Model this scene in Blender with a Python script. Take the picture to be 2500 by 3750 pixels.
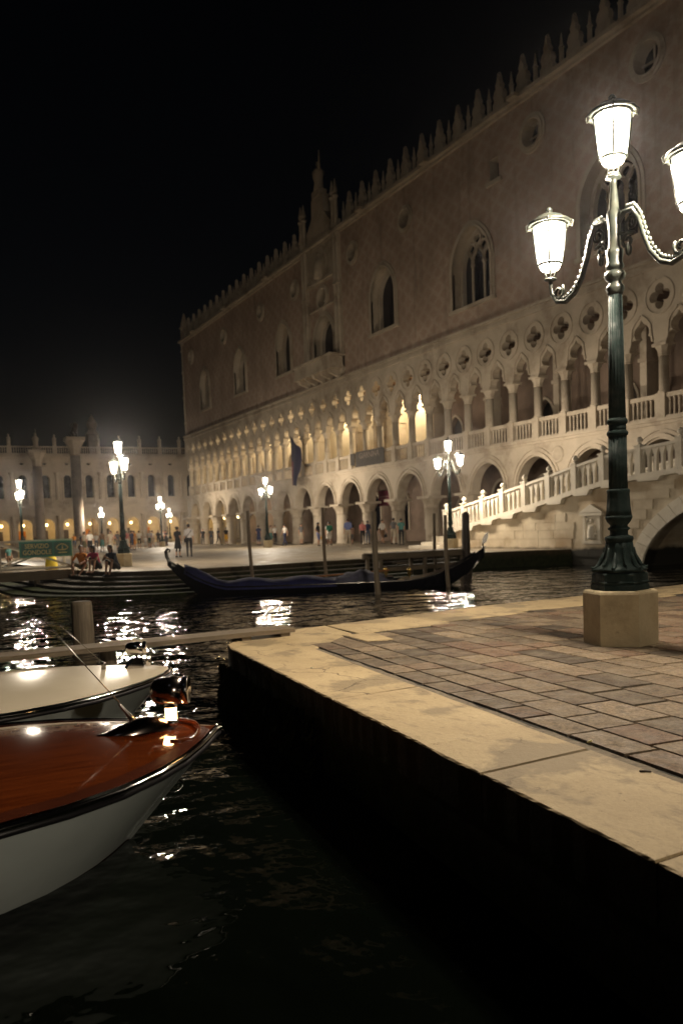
import bpy, bmesh, math, random
import numpy as np
from mathutils import Vector, Matrix
from mathutils.geometry import tessellate_polygon
random.seed(7)
S = bpy.context.scene
COL = S.collection
PI = math.pi
for o in list(bpy.data.objects):
    bpy.data.objects.remove(o)

# ---------------------------------------------------------------- camera
CAM = Vector((95.8345, -31.1929, 1.2881))
yaw, pitch, roll = math.radians(61.977), math.radians(-3.8486), math.radians(-2.1997)
cf = Vector((-math.sin(yaw)*math.cos(pitch), math.cos(yaw)*math.cos(pitch), math.sin(pitch)))
cr = Vector((math.cos(yaw), math.sin(yaw), 0)); cu = cr.cross(cf)
rx = cr*math.cos(roll)+cu*math.sin(roll); ru = cu*math.cos(roll)-cr*math.sin(roll)
cam = bpy.data.cameras.new('camera'); camo = bpy.data.objects.new('camera', cam); COL.objects.link(camo)
mw = Matrix((rx, ru, -cf)).transposed().to_4x4(); mw.translation = CAM
camo.matrix_world = mw
cam.sensor_fit = 'VERTICAL'; cam.sensor_height = 36; cam.sensor_width = 24
cam.lens = 36*3011.5/3750; cam.shift_y = 259.8/3750
cam.clip_start = .05; cam.clip_end = 3000
cam.dof.use_dof = True; cam.dof.focus_distance = 6.0; cam.dof.aperture_fstop = 2.4
S.camera = camo
# ---------------------------------------------------------------- night sky, faint moon
W = bpy.data.worlds.new('World'); S.world = W; W.use_nodes = True
wt = W.node_tree; bg = wt.nodes['Background']
sky = wt.nodes.new('ShaderNodeTexSky'); sky.sky_type = 'NISHITA'; sky.sun_disc = False
sky.sun_elevation = math.radians(-4.5); sky.sun_rotation = math.radians(-100); sky.altitude = 0
sky.air_density = 1.0; sky.dust_density = 2.0
wt.links.new(sky.outputs[0], bg.inputs[0]); bg.inputs[1].default_value = 0.025
sun = bpy.data.lights.new('moon', 'SUN'); sun.energy = 0.004; sun.angle = math.radians(.5); sun.color = (.8, .88, 1)
suno = bpy.data.objects.new('moon', sun); COL.objects.link(suno)
suno.rotation_euler = (math.radians(35), 0, math.radians(60))
S.view_settings.view_transform = 'Standard'; S.view_settings.look = 'None'
S.view_settings.gamma = 1; S.view_settings.exposure = 0.2; S.view_settings.use_curve_mapping = False
S.render.engine = 'CYCLES'
cy = S.cycles
cy.use_denoising = True; cy.max_bounces = 6; cy.diffuse_bounces = 3; cy.glossy_bounces = 4; cy.transmission_bounces = 4
cy.caustics_reflective = False; cy.caustics_refractive = False; cy.sample_clamp_indirect = 4.0
cy.use_light_tree = True; cy.denoiser = 'OPENIMAGEDENOISE'; cy.denoising_input_passes = 'RGB_ALBEDO_NORMAL'; cy.denoising_prefilter = 'ACCURATE'
LANTERN_W = 700.0      # bulb inside each lantern
LAMP_COL = (1.0, .85, .66)
WATER_Z = -0.66

# ---------------------------------------------------------------- materials
MATS = {}
def rgb(c): return (c[0], c[1], c[2], 1) if len(c) == 3 else c
class NT:
    def __init__(s, name):
        s.m = bpy.data.materials.new(name); s.m.use_nodes = True; s.t = s.m.node_tree
        s.b = s.t.nodes['Principled BSDF']; s.out = s.t.nodes['Material Output']
    def n(s, typ, **kw):
        nd = s.t.nodes.new(typ)
        for k, v in kw.items(): setattr(nd, k, v)
        return nd
    def l(s, a, b): s.t.links.new(a, b)
    def val(s, sock, v):
        if hasattr(v, 'is_linked') or hasattr(v, 'links'): s.l(v, sock)
        else: sock.default_value = v
    def math(s, op, a, b=0.0, c=0.0):
        nd = s.n('ShaderNodeMath', operation=op)
        for i, x in enumerate((a, b, c)): s.val(nd.inputs[i], x)
        return nd.outputs[0]
    def mix(s, f, a, b, mode='MIX'):
        nd = s.n('ShaderNodeMix', data_type='RGBA', blend_type=mode)
        s.val(nd.inputs[0], f)
        s.val(nd.inputs[6], a if hasattr(a, 'links') else rgb(a)); s.val(nd.inputs[7], b if hasattr(b, 'links') else rgb(b))
        return nd.outputs[2]
    def pos(s): return s.n('ShaderNodeNewGeometry').outputs['Position']
    def obj(s): return s.n('ShaderNodeTexCoord').outputs['Object']
    def noise(s, vec, scale, detail=4, rough=.55, sx=None):
        if sx:
            mp = s.n('ShaderNodeMapping'); s.l(vec, mp.inputs[0]); mp.inputs['Scale'].default_value = sx; vec = mp.outputs[0]
        nd = s.n('ShaderNodeTexNoise'); s.l(vec, nd.inputs['Vector']); nd.inputs['Scale'].default_value = scale
        nd.inputs['Detail'].default_value = detail; nd.inputs['Roughness'].default_value = rough
        return nd.outputs[0]
    def ramp(s, f, lo, hi):
        nd = s.n('ShaderNodeMapRange'); s.l(f, nd.inputs[0]); nd.inputs[1].default_value = lo; nd.inputs[2].default_value = hi
        return nd.outputs[0]
    def bump(s, h, strength, dist=.02):
        nd = s.n('ShaderNodeBump'); s.l(h, nd.inputs['Height']); nd.inputs['Strength'].default_value = strength; nd.inputs['Distance'].default_value = dist
        s.l(nd.outputs[0], s.b.inputs['Normal'])
    def fin(s, color=None, rough=.6, metal=0.0, spec=None):
        if color is not None: s.val(s.b.inputs['Base Color'], color if hasattr(color, 'links') else rgb(color))
        s.val(s.b.inputs['Roughness'], rough); s.val(s.b.inputs['Metallic'], metal)
        if spec is not None: s.b.inputs['Specular IOR Level'].default_value = spec
        MATS[s.m.name] = s.m
        return s.m
def simple(name, c, rough=.6, metal=0.0, var=.25, scale=3.0, bump=0.0, bscale=40, spec=None):
    t = NT(name); p = t.pos()
    f = t.ramp(t.noise(p, scale, 5), .3, .7)
    col = t.mix(f, [x*(1-var) for x in c], [min(1, x*(1+var)) for x in c])
    if bump: t.bump(t.noise(p, bscale, 4), bump, .01)
    return t.fin(col, rough, metal, spec)
def emis(name, c, s, base=(.8, .8, .8)):
    t = NT(name); t.b.inputs['Emission Color'].default_value = rgb(c); t.b.inputs['Emission Strength'].default_value = s
    return t.fin(base, .4)

def stone(name, c, c2, stain, rough=.62, scale=1.2, bump=.35):
    t = NT(name); p = t.pos()
    a = t.ramp(t.noise(p, scale, 6, .6), .35, .68)
    col = t.mix(a, c, c2)
    st = t.ramp(t.noise(p, scale*.55, 8, .68), .52, .66)
    fine = t.ramp(t.noise(p, 26, 6, .7), .45, .75)
    col = t.mix(t.math('MULTIPLY', st, .75), col, stain)
    col = t.mix(t.math('MULTIPLY', fine, .35), col, [x*.6 for x in c])
    pit = t.ramp(t.noise(p, 9, 5, .6), .66, .72)
    col = t.mix(t.math('MULTIPLY', pit, .5), col, [x*.35 for x in stain])
    t.bump(t.math('ADD', t.noise(p, 18, 6, .65), t.math('MULTIPLY', t.noise(p, 90, 4, .6), .4)), bump, .012)
    return t.fin(col, rough, 0.0, .25)
# worn pale border stone: damp grey patches, dirt streaks, hairline cracks, pits
t = NT('istrian_stone'); p = t.pos()
c = t.mix(t.ramp(t.noise(p, 1.7, 6, .6), .32, .68), (.50, .385, .22), (.40, .30, .165))
damp = t.ramp(t.noise(p, 1.15, 6, .62), .525, .575)
c = t.mix(t.math('MULTIPLY', damp, .7), c, (.20, .155, .095))
streak = t.ramp(t.noise(p, 3.0, 8, .72, sx=(1.0, 2.6, 1)), .55, .66)
c = t.mix(t.math('MULTIPLY', streak, .55), c, (.17, .13, .08))
fine = t.ramp(t.noise(p, 34, 6, .7), .42, .72)
c = t.mix(t.math('MULTIPLY', fine, .38), c, (.24, .18, .105))
wv = t.n('ShaderNodeVectorMath', operation='ADD'); t.l(p, wv.inputs[0]); nz = t.n('ShaderNodeTexNoise'); t.l(p, nz.inputs['Vector']); nz.inputs['Scale'].default_value = 2.2; nz.inputs['Detail'].default_value = 6
sc_ = t.n('ShaderNodeVectorMath', operation='SCALE'); t.l(nz.outputs[1], sc_.inputs[0]); sc_.inputs['Scale'].default_value = .55; t.l(sc_.outputs[0], wv.inputs[1])
vo = t.n('ShaderNodeTexVoronoi', feature='DISTANCE_TO_EDGE'); t.l(wv.outputs[0], vo.inputs['Vector']); vo.inputs['Scale'].default_value = 1.15
crack = t.math('MULTIPLY', t.ramp(vo.outputs['Distance'], .012, .004), t.ramp(t.noise(p, .8, 3), .47, .56))
c = t.mix(t.math('MULTIPLY', crack, .8), c, (.09, .065, .04))
pit = t.ramp(t.noise(p, 15, 5, .6), .67, .71); c = t.mix(t.math('MULTIPLY', pit, .75), c, (.10, .075, .045))
t.bump(t.math('SUBTRACT', t.math('ADD', t.noise(p, 18, 6, .65), t.math('MULTIPLY', t.noise(p, 90, 4, .6), .5)), t.math('ADD', crack, pit)), .5, .012)
t.fin(c, .7, 0.0, .25)
stone('plinth_stone', (.47, .39, .25), (.40, .325, .20), (.27, .215, .13), rough=.65, scale=3.0, bump=.3)
stone('palace_stone', (.50, .425, .33), (.39, .33, .25), (.22, .17, .12), rough=.7, scale=.8, bump=.2)
stone('bridge_stone', (.80, .74, .62), (.70, .63, .51), (.45, .37, .27), rough=.65, scale=1.1)
stone('library_stone', (.52, .43, .32), (.42, .345, .26), (.22, .17, .12), rough=.7, scale=.6, bump=.15)
stone('granite', (.30, .235, .18), (.22, .175, .135), (.15, .12, .10), rough=.55, scale=1.5, bump=.15)
stone('tread_stone', (.30, .255, .185), (.20, .17, .12), (.10, .085, .055), rough=.5, scale=1.6)
# trachyte paving: every stone its own tone
t = NT('trachyte'); p = t.pos()
oi = t.n('ShaderNodeObjectInfo').outputs['Random']
c = t.mix(oi, (.055, .038, .024), (.31, .228, .143))
hue = t.ramp(t.math('FRACT', t.math('MULTIPLY', oi, 7.31)), .55, 1.0)
c = t.mix(hue, c, (.20, .115, .07))
g = t.ramp(t.noise(p, 36, 7, .75), .40, .60)
c = t.mix(t.math('MULTIPLY', g, .6), c, (.03, .022, .015))
g2 = t.ramp(t.noise(p, 11, 6, .7), .50, .62)
c = t.mix(t.math('MULTIPLY', g2, .55), c, (.045, .032, .021))
w = t.ramp(t.noise(p, 3.2, 6, .65), .45, .7)
c = t.mix(t.math('MULTIPLY', w, .4), c, (.26, .215, .155))
t.bump(t.math('ADD', t.noise(p, 60, 6, .75), t.noise(p, 14, 4)), .55, .012)
rr = t.n('ShaderNodeMapRange'); t.l(t.noise(p, 7, 4), rr.inputs[0]); rr.inputs[1].default_value = .3; rr.inputs[2].default_value = .7; rr.inputs[3].default_value = .55; rr.inputs[4].default_value = .9
t.fin(c, rr.outputs[0], 0.0, .3)
simple('mortar', (.035, .03, .022), .95, var=.5, scale=20, bump=.5)
simple('sandy_mortar', (.16, .13, .09), .95, var=.4, scale=25, bump=.5)
# quay walls: brownish stone that turns black-green with algae towards the water
t = NT('quay_wall'); p = t.pos()
sp = t.n('ShaderNodeSeparateXYZ'); t.l(p, sp.inputs[0])
h = t.math('ADD', sp.outputs[2], t.math('MULTIPLY', t.noise(p, 2.5, 5), .5))
al = t.ramp(h, .28, -.05)
n1 = t.ramp(t.noise(p, 7, 6), .35, .7)
c = t.mix(al, t.mix(n1, (.10, .07, .042), (.045, .034, .022)), t.mix(n1, (.018, .022, .010), (.035, .042, .016)))
t.bump(t.noise(p, 20, 6, .7), .8, .03); t.fin(c, .85, 0.0, .15)
# bridge face with a black tide line
t = NT('bridge_wall'); p = t.pos(); sp = t.n('ShaderNodeSeparateXYZ'); t.l(p, sp.inputs[0])
h = t.math('ADD', sp.outputs[2], t.math('MULTIPLY', t.noise(p, 1.3, 5), .35))
al = t.ramp(h, .30, .14)
a = t.ramp(t.noise(p, .9, 7, .62), .32, .7)
c = t.mix(a, (.66, .57, .42), (.42, .335, .225))
c = t.mix(t.ramp(t.noise(p, .45, 4), .5, .75), c, (.33, .225, .12))
c = t.mix(al, c, (.022, .02, .013))
t.bump(t.noise(p, 12, 6, .65), .4, .02); t.fin(c, .75)
# diaper-pattern brick wall of the palace
t = NT('diaper_wall'); p = t.pos(); sp = t.n('ShaderNodeSeparateXYZ'); t.l(p, sp.inputs[0])
X = t.math('SNAP', sp.outputs[0], .12); Z = t.math('SNAP', sp.outputs[2], .08)
u = t.math('PINGPONG', t.math('MULTIPLY', X, 1.7), 1.0); v = t.math('PINGPONG', t.math('MULTIPLY', Z, 2.1), 1.0)
d = t.math('ABSOLUTE', t.math('SUBTRACT', t.math('ADD', u, v), 1.0))
band = t.math('GREATER_THAN', d, .38); band2 = t.math('LESS_THAN', d, .16)
c = t.mix(t.math('MULTIPLY', band, .7), (.48, .365, .28), (.41, .285, .215))
c = t.mix(t.math('MULTIPLY', band2, .75), c, (.50, .40, .31))
c = t.mix(t.ramp(t.noise(p, .35, 6, .6), .35, .7), c, t.mix(.65, c, (.20, .14, .10)))
c = t.mix(t.math('MULTIPLY', t.ramp(t.noise(p, .8, 5, .6, sx=(2.2, 1, .25)), .52, .72), .55), c, (.15, .11, .08))
c = t.mix(t.math('MULTIPLY', t.ramp(t.noise(p, 9, 5), .4, .75), .35), c, (.18, .12, .085))
t.bump(t.noise(p, 14, 4), .3, .02); t.fin(c, .85)
stone('dark_step', (.045, .037, .025), (.025, .02, .014), (.015, .013, .009), rough=.8, scale=2.5)  # treads darker than the kerb stones
stone('lit_edge_stone', (.19, .16, .115), (.12, .10, .07), (.07, .06, .04), rough=.7, scale=2.5)  # paler tone paints the light caught by the step edges
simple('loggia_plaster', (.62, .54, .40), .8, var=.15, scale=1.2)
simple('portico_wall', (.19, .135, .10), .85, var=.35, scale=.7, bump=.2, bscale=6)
simple('ceiling_wood', (.16, .10, .06), .8)
simple('dark_glass', (.012, .012, .016), .12, var=.1)
simple('dark_wood', (.05, .035, .025), .6)
# molo paving: large slabs, far away
t = NT('molo_paving'); p = t.pos()
br = t.n('ShaderNodeTexBrick'); t.l(p, br.inputs[0]); br.inputs['Scale'].default_value = 1.0
br.inputs['Brick Width'].default_value = .9; br.inputs['Row Height'].default_value = .42; br.inputs['Mortar Size'].default_value = .012
br.inputs['Color1'].default_value = (.30, .25, .18, 1); br.inputs['Color2'].default_value = (.23, .19, .135, 1); br.inputs['Mortar'].default_value = (.07, .055, .04, 1)
c = t.mix(t.ramp(t.noise(p, .5, 6, .6), .35, .7), br.outputs[0], (.19, .15, .105))
t.bump(t.noise(p, 15, 5), .3, .01); rr = t.n('ShaderNodeMapRange'); t.l(t.noise(p, 1.3, 5), rr.inputs[0]); rr.inputs[1].default_value = .3; rr.inputs[2].default_value = .7; rr.inputs[3].default_value = .4; rr.inputs[4].default_value = .85
t.fin(c, rr.outputs[0], 0.0, .4)
# water
t = NT('canal_water'); p = t.pos()
n1 = t.noise(p, 1.5, 2, .45, sx=(1, .75, 1)); n2 = t.noise(p, 4.5, 2, .45); n3 = t.noise(p, .4, 2, .5)
h = t.math('ADD', t.math('ADD', t.math('MULTIPLY', n1, .25), t.math('MULTIPLY', n2, .062)), t.math('MULTIPLY', n3, .22))
nd = t.n('ShaderNodeBump'); t.l(h, nd.inputs['Height']); nd.inputs['Strength'].default_value = 1.0; nd.inputs['Distance'].default_value = .42
t.l(nd.outputs[0], t.b.inputs['Normal']); t.b.inputs['IOR'].default_value = 1.333
t.fin((.002, .003, .0018), .012)
simple('mould_green', (.020, .027, .006), .85, var=.7, scale=5, bump=.6, spec=.15)
# cast iron, dark green gloss paint
t = NT('green_iron'); p = t.obj()
c = t.mix(t.ramp(t.noise(p, 7, 5), .35, .7), (.0035, .013, .0115), (.006, .020, .017))
c = t.mix(t.math('MULTIPLY', t.ramp(t.noise(p, 30, 6, .7), .58, .72), .5), c, (.02, .024, .02))
t.bump(t.noise(p, 45, 4), .3, .006); t.fin(c, t.ramp(t.noise(p, 12, 4), -.2, .6))
t = NT('pale_iron'); p = t.obj()
t.bump(t.noise(p, 45, 4), .3, .006); t.fin(t.mix(t.ramp(t.noise(p, 9, 5), .35, .7), (.016, .021, .018), (.045, .047, .036)), .38)
def glow_glass(name, c, s):
    # lit frosted glass: glows and lets the bulb inside shine through
    t = NT(name); e = t.n('ShaderNodeEmission'); e.inputs[0].default_value = rgb(c); e.inputs[1].default_value = s
    tr = t.n('ShaderNodeBsdfTransparent'); a = t.n('ShaderNodeAddShader'); t.l(e.outputs[0], a.inputs[0]); t.l(tr.outputs[0], a.inputs[1]); t.l(a.outputs[0], t.out.inputs[0])
    t.m.cycles.emission_sampling = 'NONE'; MATS[name] = t.m
glow_glass('lantern_glass', (1.0, .88, .72), 6.0)
glow_glass('lantern_bowl', (1.0, .86, .68), 9.0)
glow_glass('library_globe', (1.0, .74, .34), 3.0)
glow_glass('ceiling_bulb', (1.0, .74, .36), 2.5)
def bulb(name, w, c, parent, loc, r=.05):
    l = bpy.data.lights.new(name, 'POINT'); l.energy = w; l.color = c; l.shadow_soft_size = r
    o = bpy.data.objects.new(name, l); COL.objects.link(o); o.parent = parent; o.location = loc
    return o
emis('navigation_glass', (1.0, .55, .22), 22.0)
# wood
def wood(name, c1, c2, sx, rough=.75, bump=.5, scale=3.0):
    t = NT(name); p = t.obj()
    g = t.ramp(t.noise(p, scale, 7, .65, sx=sx), .3, .7)
    c = t.mix(g, c1, c2); c = t.mix(t.math('MULTIPLY', t.ramp(t.noise(p, 2.2, 4), .5, .75), .5), c, [x*.45 for x in c1])
    t.bump(t.noise(p, scale*1.5, 6, .7, sx=sx), bump, .02)
    return t.fin(c, rough)
wood('grey_wood_y', (.20, .155, .10), (.105, .078, .05), (9, .5, 9))
wood('grey_wood_z', (.21, .165, .11), (.10, .075, .048), (9, 9, .6))
wood('pale_pole', (.27, .20, .13), (.13, .095, .06), (9, 9, .6))
wood('white_rail', (.78, .72, .60), (.60, .54, .44), (3, 3, 3), .6, .2)
# varnished mahogany
t = NT('mahogany'); p = t.obj()
g = t.ramp(t.noise(p, 2.4, 8, .68, sx=(16, 1.0, 6)), .3, .72)
c = t.mix(g, (.15, .032, .006), (.055, .010, .002))
t.fin(c, .10); t.b.inputs['Coat Weight'].default_value = 1.0; t.b.inputs['Coat Roughness'].default_value = .035
wood('dark_mahogany', (.07, .018, .008), (.04, .01, .005), (14, 1, 6), .2, .1)
simple('white_gelcoat', (.62, .60, .53), .16, var=.05, scale=1.5)
simple('white_hull', (.55, .60, .57), .14, var=.08, scale=2)
simple('cream_deck', (.56, .49, .37), .22, var=.07, scale=1.2)
simple('antifouling', (.10, .045, .028), .5, var=.3, scale=3)
simple('chrome', (.62, .60, .57), .10, 1.0, var=.05)
simple('dark_chrome', (.30, .25, .22), .16, 1.0, var=.1)
simple('black_rubber', (.012, .011, .012), .35, var=.2)
simple('black_lacquer', (.006, .006, .008), .14, var=.2)
simple('silver_trim', (.33, .31, .28), .25, 1.0, var=.1)
simple('blue_canvas', (.009, .012, .07), .8, var=.3, scale=4, bump=.6, bscale=9)
simple('grey_canvas', (.09, .09, .13), .8, var=.4, scale=4, bump=.6, bscale=9)
simple('brass', (.55, .36, .10), .3, 1.0)
simple('oar_wood', (.30, .13, .05), .4)
simple('sign_green', (.02, .26, .17), .45, var=.15)
simple('sign_dark', (.015, .14, .095), .45, var=.15)
simple('sign_gold', (.80, .70, .26), .45, var=.1)
simple('yellow_plastic', (.75, .55, .03), .5, var=.1)
simple('flag_blue', (.010, .010, .028), .8); simple('flag_red', (.10, .015, .018), .8)
simple('banner_dark', (.045, .038, .032), .8); simple('banner_text', (.21, .17, .14), .8); simple('banner_red', (.14, .018, .04), .8); simple('banner_pink', (.26, .13, .13), .8)
simple('skin', (.42, .235, .15), .55, var=.08); simple('skin_tan', (.31, .165, .10), .55, var=.08)
simple('hair_dark', (.016, .011, .008), .5); simple('hair_brown', (.06, .032, .016), .5)
CLOTH = dict(white=(.70, .66, .60), pale=(.48, .45, .44), black=(.012, .012, .014), navy=(.018, .022, .06), grey=(.13, .125, .125), jeans=(.07, .095, .15),
             teal=(.06, .17, .15), green=(.02, .16, .095), blue=(.16, .19, .38), beige=(.46, .38, .28), pink=(.55, .19, .17), yellow=(.68, .36, .02),
             orange=(.60, .22, .025), fuchsia=(.46, .035, .10), brown=(.17, .095, .05), darkgreen=(.022, .06, .035), olive=(.13, .115, .06), darkblue=(.02, .03, .05))
for k, cc in CLOTH.items(): simple('cloth_'+k, cc, .85, var=.18, scale=8)
M = MATS

# ---------------------------------------------------------------- mesh helpers
class MB:
    def __init__(s): s.v = []; s.f = []; s.m = []; s.sm = []
    def add(s, vs, fs, mi=0, smooth=False, T=None):
        o = len(s.v)
        for q in vs:
            q = Vector(q)
            s.v.append(tuple(T @ q) if T is not None else tuple(q))
        for f in fs: s.f.append(tuple(i+o for i in f)); s.m.append(mi); s.sm.append(smooth)
        return s
    def box(s, x0, x1, y0, y1, z0, z1, mi=0, T=None):
        v = [(x, y, z) for z in (z0, z1) for y in (y0, y1) for x in (x0, x1)]
        return s.add(v, [(0, 2, 3, 1), (4, 5, 7, 6), (0, 1, 5, 4), (2, 6, 7, 3), (0, 4, 6, 2), (1, 3, 7, 5)], mi, False, T)
    def bar(s, p, q, w, h, mi=0, up=(0, 0, 1)):
        p, q = Vector(p), Vector(q); d = (q-p); L = d.length; d.normalize()
        a = d.cross(Vector(up))
        if a.length < 1e-4: a = d.cross(Vector((1, 0, 0)))
        a.normalize(); b = a.cross(d)
        T = Matrix((d, a, b)).transposed().to_4x4(); T.translation = p
        return s.box(0, L, -w/2, w/2, -h/2, h/2, mi, T)
    def rings(s, R, closed=True, cap0=True, cap1=True, mi=0, smooth=True, T=None):
        n = len(R[0]); vs = [q for r in R for q in r]; fs = []
        for i in range(len(R)-1):
            for j in range(n if closed else n-1):
                k = (j+1) % n
                fs.append((i*n+j, i*n+k, (i+1)*n+k, (i+1)*n+j))
        if cap0: fs.append(tuple(range(n-1, -1, -1)))
        if cap1: fs.append(tuple((len(R)-1)*n+j for j in range(n)))
        return s.add(vs, fs, mi, smooth, T)
    def lathe(s, prof, n=24, c=(0, 0, 0), mi=0, smooth=True, ph=0.0, mod=None, T=None, caps=True):
        R = []
        for r, z in prof:
            ring = []
            for j in range(n):
                a = ph+2*PI*j/n; rr = r*(mod(a, z) if mod else 1)
                ring.append((c[0]+rr*math.cos(a), c[1]+rr*math.sin(a), c[2]+z))
            R.append(ring)
        return s.rings(R, True, caps and prof[0][0] > 1e-4, caps and prof[-1][0] > 1e-4, mi, smooth, T)
    def tube(s, path, rad, n=8, mi=0, smooth=True, caps=True, T=None):
        P = [Vector(q) for q in path]; R = []
        if not hasattr(rad, '__len__'): rad = [rad]*len(P)
        ref = None
        for i, q in enumerate(P):
            d = (P[min(i+1, len(P)-1)]-P[max(i-1, 0)]).normalized()
            if ref is None: ref = d.orthogonal().normalized()
            a = (ref-d*ref.dot(d))
            a = a.normalized() if a.length > 1e-5 else d.orthogonal().normalized()
            ref = a; b = d.cross(a)
            R.append([q+(a*math.cos(2*PI*j/n)+b*math.sin(2*PI*j/n))*rad[i] for j in range(n)])
        return s.rings(R, True, caps, caps, mi, smooth, T)
    def plate(s, outer, holes, c0, c1, axes='xz', mi=0, side=None, T=None):
        """flat plate with holes: 2-D polygons on the axes, c0..c1 the thickness along the third axis"""
        polys = [outer]+list(holes)
        flat = [q for pl in polys for q in pl]
        tris = tessellate_polygon([[Vector((a, b, 0)) for a, b in pl] for pl in polys])
        def P(a, b, c):
            return {'xz': (a, c, b), 'yz': (c, a, b), 'xy': (a, b, c)}[axes]
        n = len(flat)
        vs = [P(a, b, c0) for a, b in flat]+[P(a, b, c1) for a, b in flat]
        fs = []
        A = Vector(vs[tris[0][0]]); 
        for tr in tris:
            fs.append(tuple(tr)); fs.append(tuple(i+n for i in reversed(tr)))
        s.add(vs, fs, mi, False, T)
        o = 0; fs = []
        for pl in polys:
            m = len(pl)
            for i in range(m):
                j = (i+1) % m; fs.append((o+i, o+j, o+j+n, o+i+n))
            o += m
        return s.add(vs, fs, mi if side is None else side, False, T)
    def ball(s, c, r, n=10, mi=0, sc=(1, 1, 1), T=None):
        prof = [(math.sin(PI*i/(n//2+1)), -math.cos(PI*i/(n//2+1))) for i in range(n//2+2)]
        R = [[(c[0]+r*sc[0]*a*math.cos(2*PI*j/n), c[1]+r*sc[1]*a*math.sin(2*PI*j/n), c[2]+r*sc[2]*z) for j in range(n)] for a, z in prof]
        return s.rings(R, True, False, False, mi, True, T)
    def mesh(s, name, mats):
        me = bpy.data.meshes.new(name); me.from_pydata(s.v, [], s.f)
        for k in (mats if isinstance(mats, (list, tuple)) else [mats]): me.materials.append(M[k] if isinstance(k, str) else k)
        me.polygons.foreach_set('material_index', s.m); me.polygons.foreach_set('use_smooth', s.sm)
        bm = bmesh.new(); bm.from_mesh(me); bmesh.ops.remove_doubles(bm, verts=bm.verts, dist=1e-5)
        bmesh.ops.recalc_face_normals(bm, faces=bm.faces); bm.to_mesh(me); bm.free(); me.update()
        return me
    def build(s, name, mats, parent=None, loc=(0, 0, 0), rz=0.0):
        return put(name, s.mesh(name, mats), parent, loc, rz)
def put(name, me, parent=None, loc=(0, 0, 0), rz=0.0, scale=None, rot=None):
    o = bpy.data.objects.new(name, me); COL.objects.link(o); o.parent = parent; o.location = loc
    o.rotation_euler = rot if rot else (0, 0, rz)
    if scale: o.scale = scale
    return o
def tag(o, label=None, cat=None, group=None, kind=None):
    if label: o['label'] = label
    if cat: o['category'] = cat
    if group: o['group'] = group
    if kind: o['kind'] = kind
    return o
def thing(name, label, cat, loc=(0, 0, 0), rz=0.0, group=None):
    return tag(put(name, None, None, loc, rz), label, cat, group)
def copy_tree(o, parent=None):
    c = o.copy(); COL.objects.link(c); c.parent = parent
    for ch in list(o.children): copy_tree(ch, c)
    return c
def arc(cx, cz, r, a0, a1, n): return [(cx+r*math.cos(a0+(a1-a0)*i/n), cz+r*math.sin(a0+(a1-a0)*i/n)) for i in range(n+1)]
def pointed(a, z0, rise, n=10, r=None):
    """pointed arch outline from (-a,z0) over the apex to (a,z0)"""
    r = (a*a+rise*rise)/(2*a)
    th = math.asin(min(1, rise/r))
    if r >= a*.999:
        L = [(-a+r-r*math.cos(th*i/n), z0+r*math.sin(th*i/n)) for i in range(n+1)]
    return L+[(-x, z) for x, z in reversed(L[:-1])]
# ================================================================ water and quays
mb = MB(); mb.box(-700, 700, -700, 700, WATER_Z-.05, WATER_Z); mb.f = [mb.f[1]]; mb.m = mb.m[:1]; mb.sm = mb.sm[:1]
tag(mb.build('canal_water', 'canal_water'), kind='structure')
mb = MB(); mb.add([(-800, -800, -3.2), (800, -800, -3.2), (800, 800, -3.2), (-800, 800, -3.2)], [(0, 1, 2, 3)])
tag(mb.build('canal_bed', 'quay_wall'), kind='structure')

# --- the wide quay in front of the palace (south-east corner rounded, steps down to the water)
edge = [(69.6, -5.6), (69.2, -6.6), (68.0, -9.2), (67.3, -10.6), (67.2, -14), (67.25, -18), (67.3, -21.6), (67.05, -22.9), (66.5, -23.8), (65.6, -24.5), (64.3, -24.9),
        (60, -25.2), (52, -25.7), (40, -26.2), (10, -27.2), (-60, -29)]
def offset_path(P, d):
    out = []
    for i, q in enumerate(P):
        a = Vector(P[max(i-1, 0)]); b = Vector(P[min(i+1, len(P)-1)]); t = (b-a).normalized(); n = Vector((-t.y, t.x))
        out.append((q[0]+n.x*d, q[1]+n.y*d))
    return out
outer = edge+[(-60, -29), (-300, -33), (-300, 200), (69.6, 200)]
mb = MB(); mb.plate([e for i, e in enumerate(outer) if i == 0 or e != outer[i-1]], [], -3.0, 0.0, 'xy')
molo = tag(mb.build('quay_pavement', 'molo_paving'), kind='structure')
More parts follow.
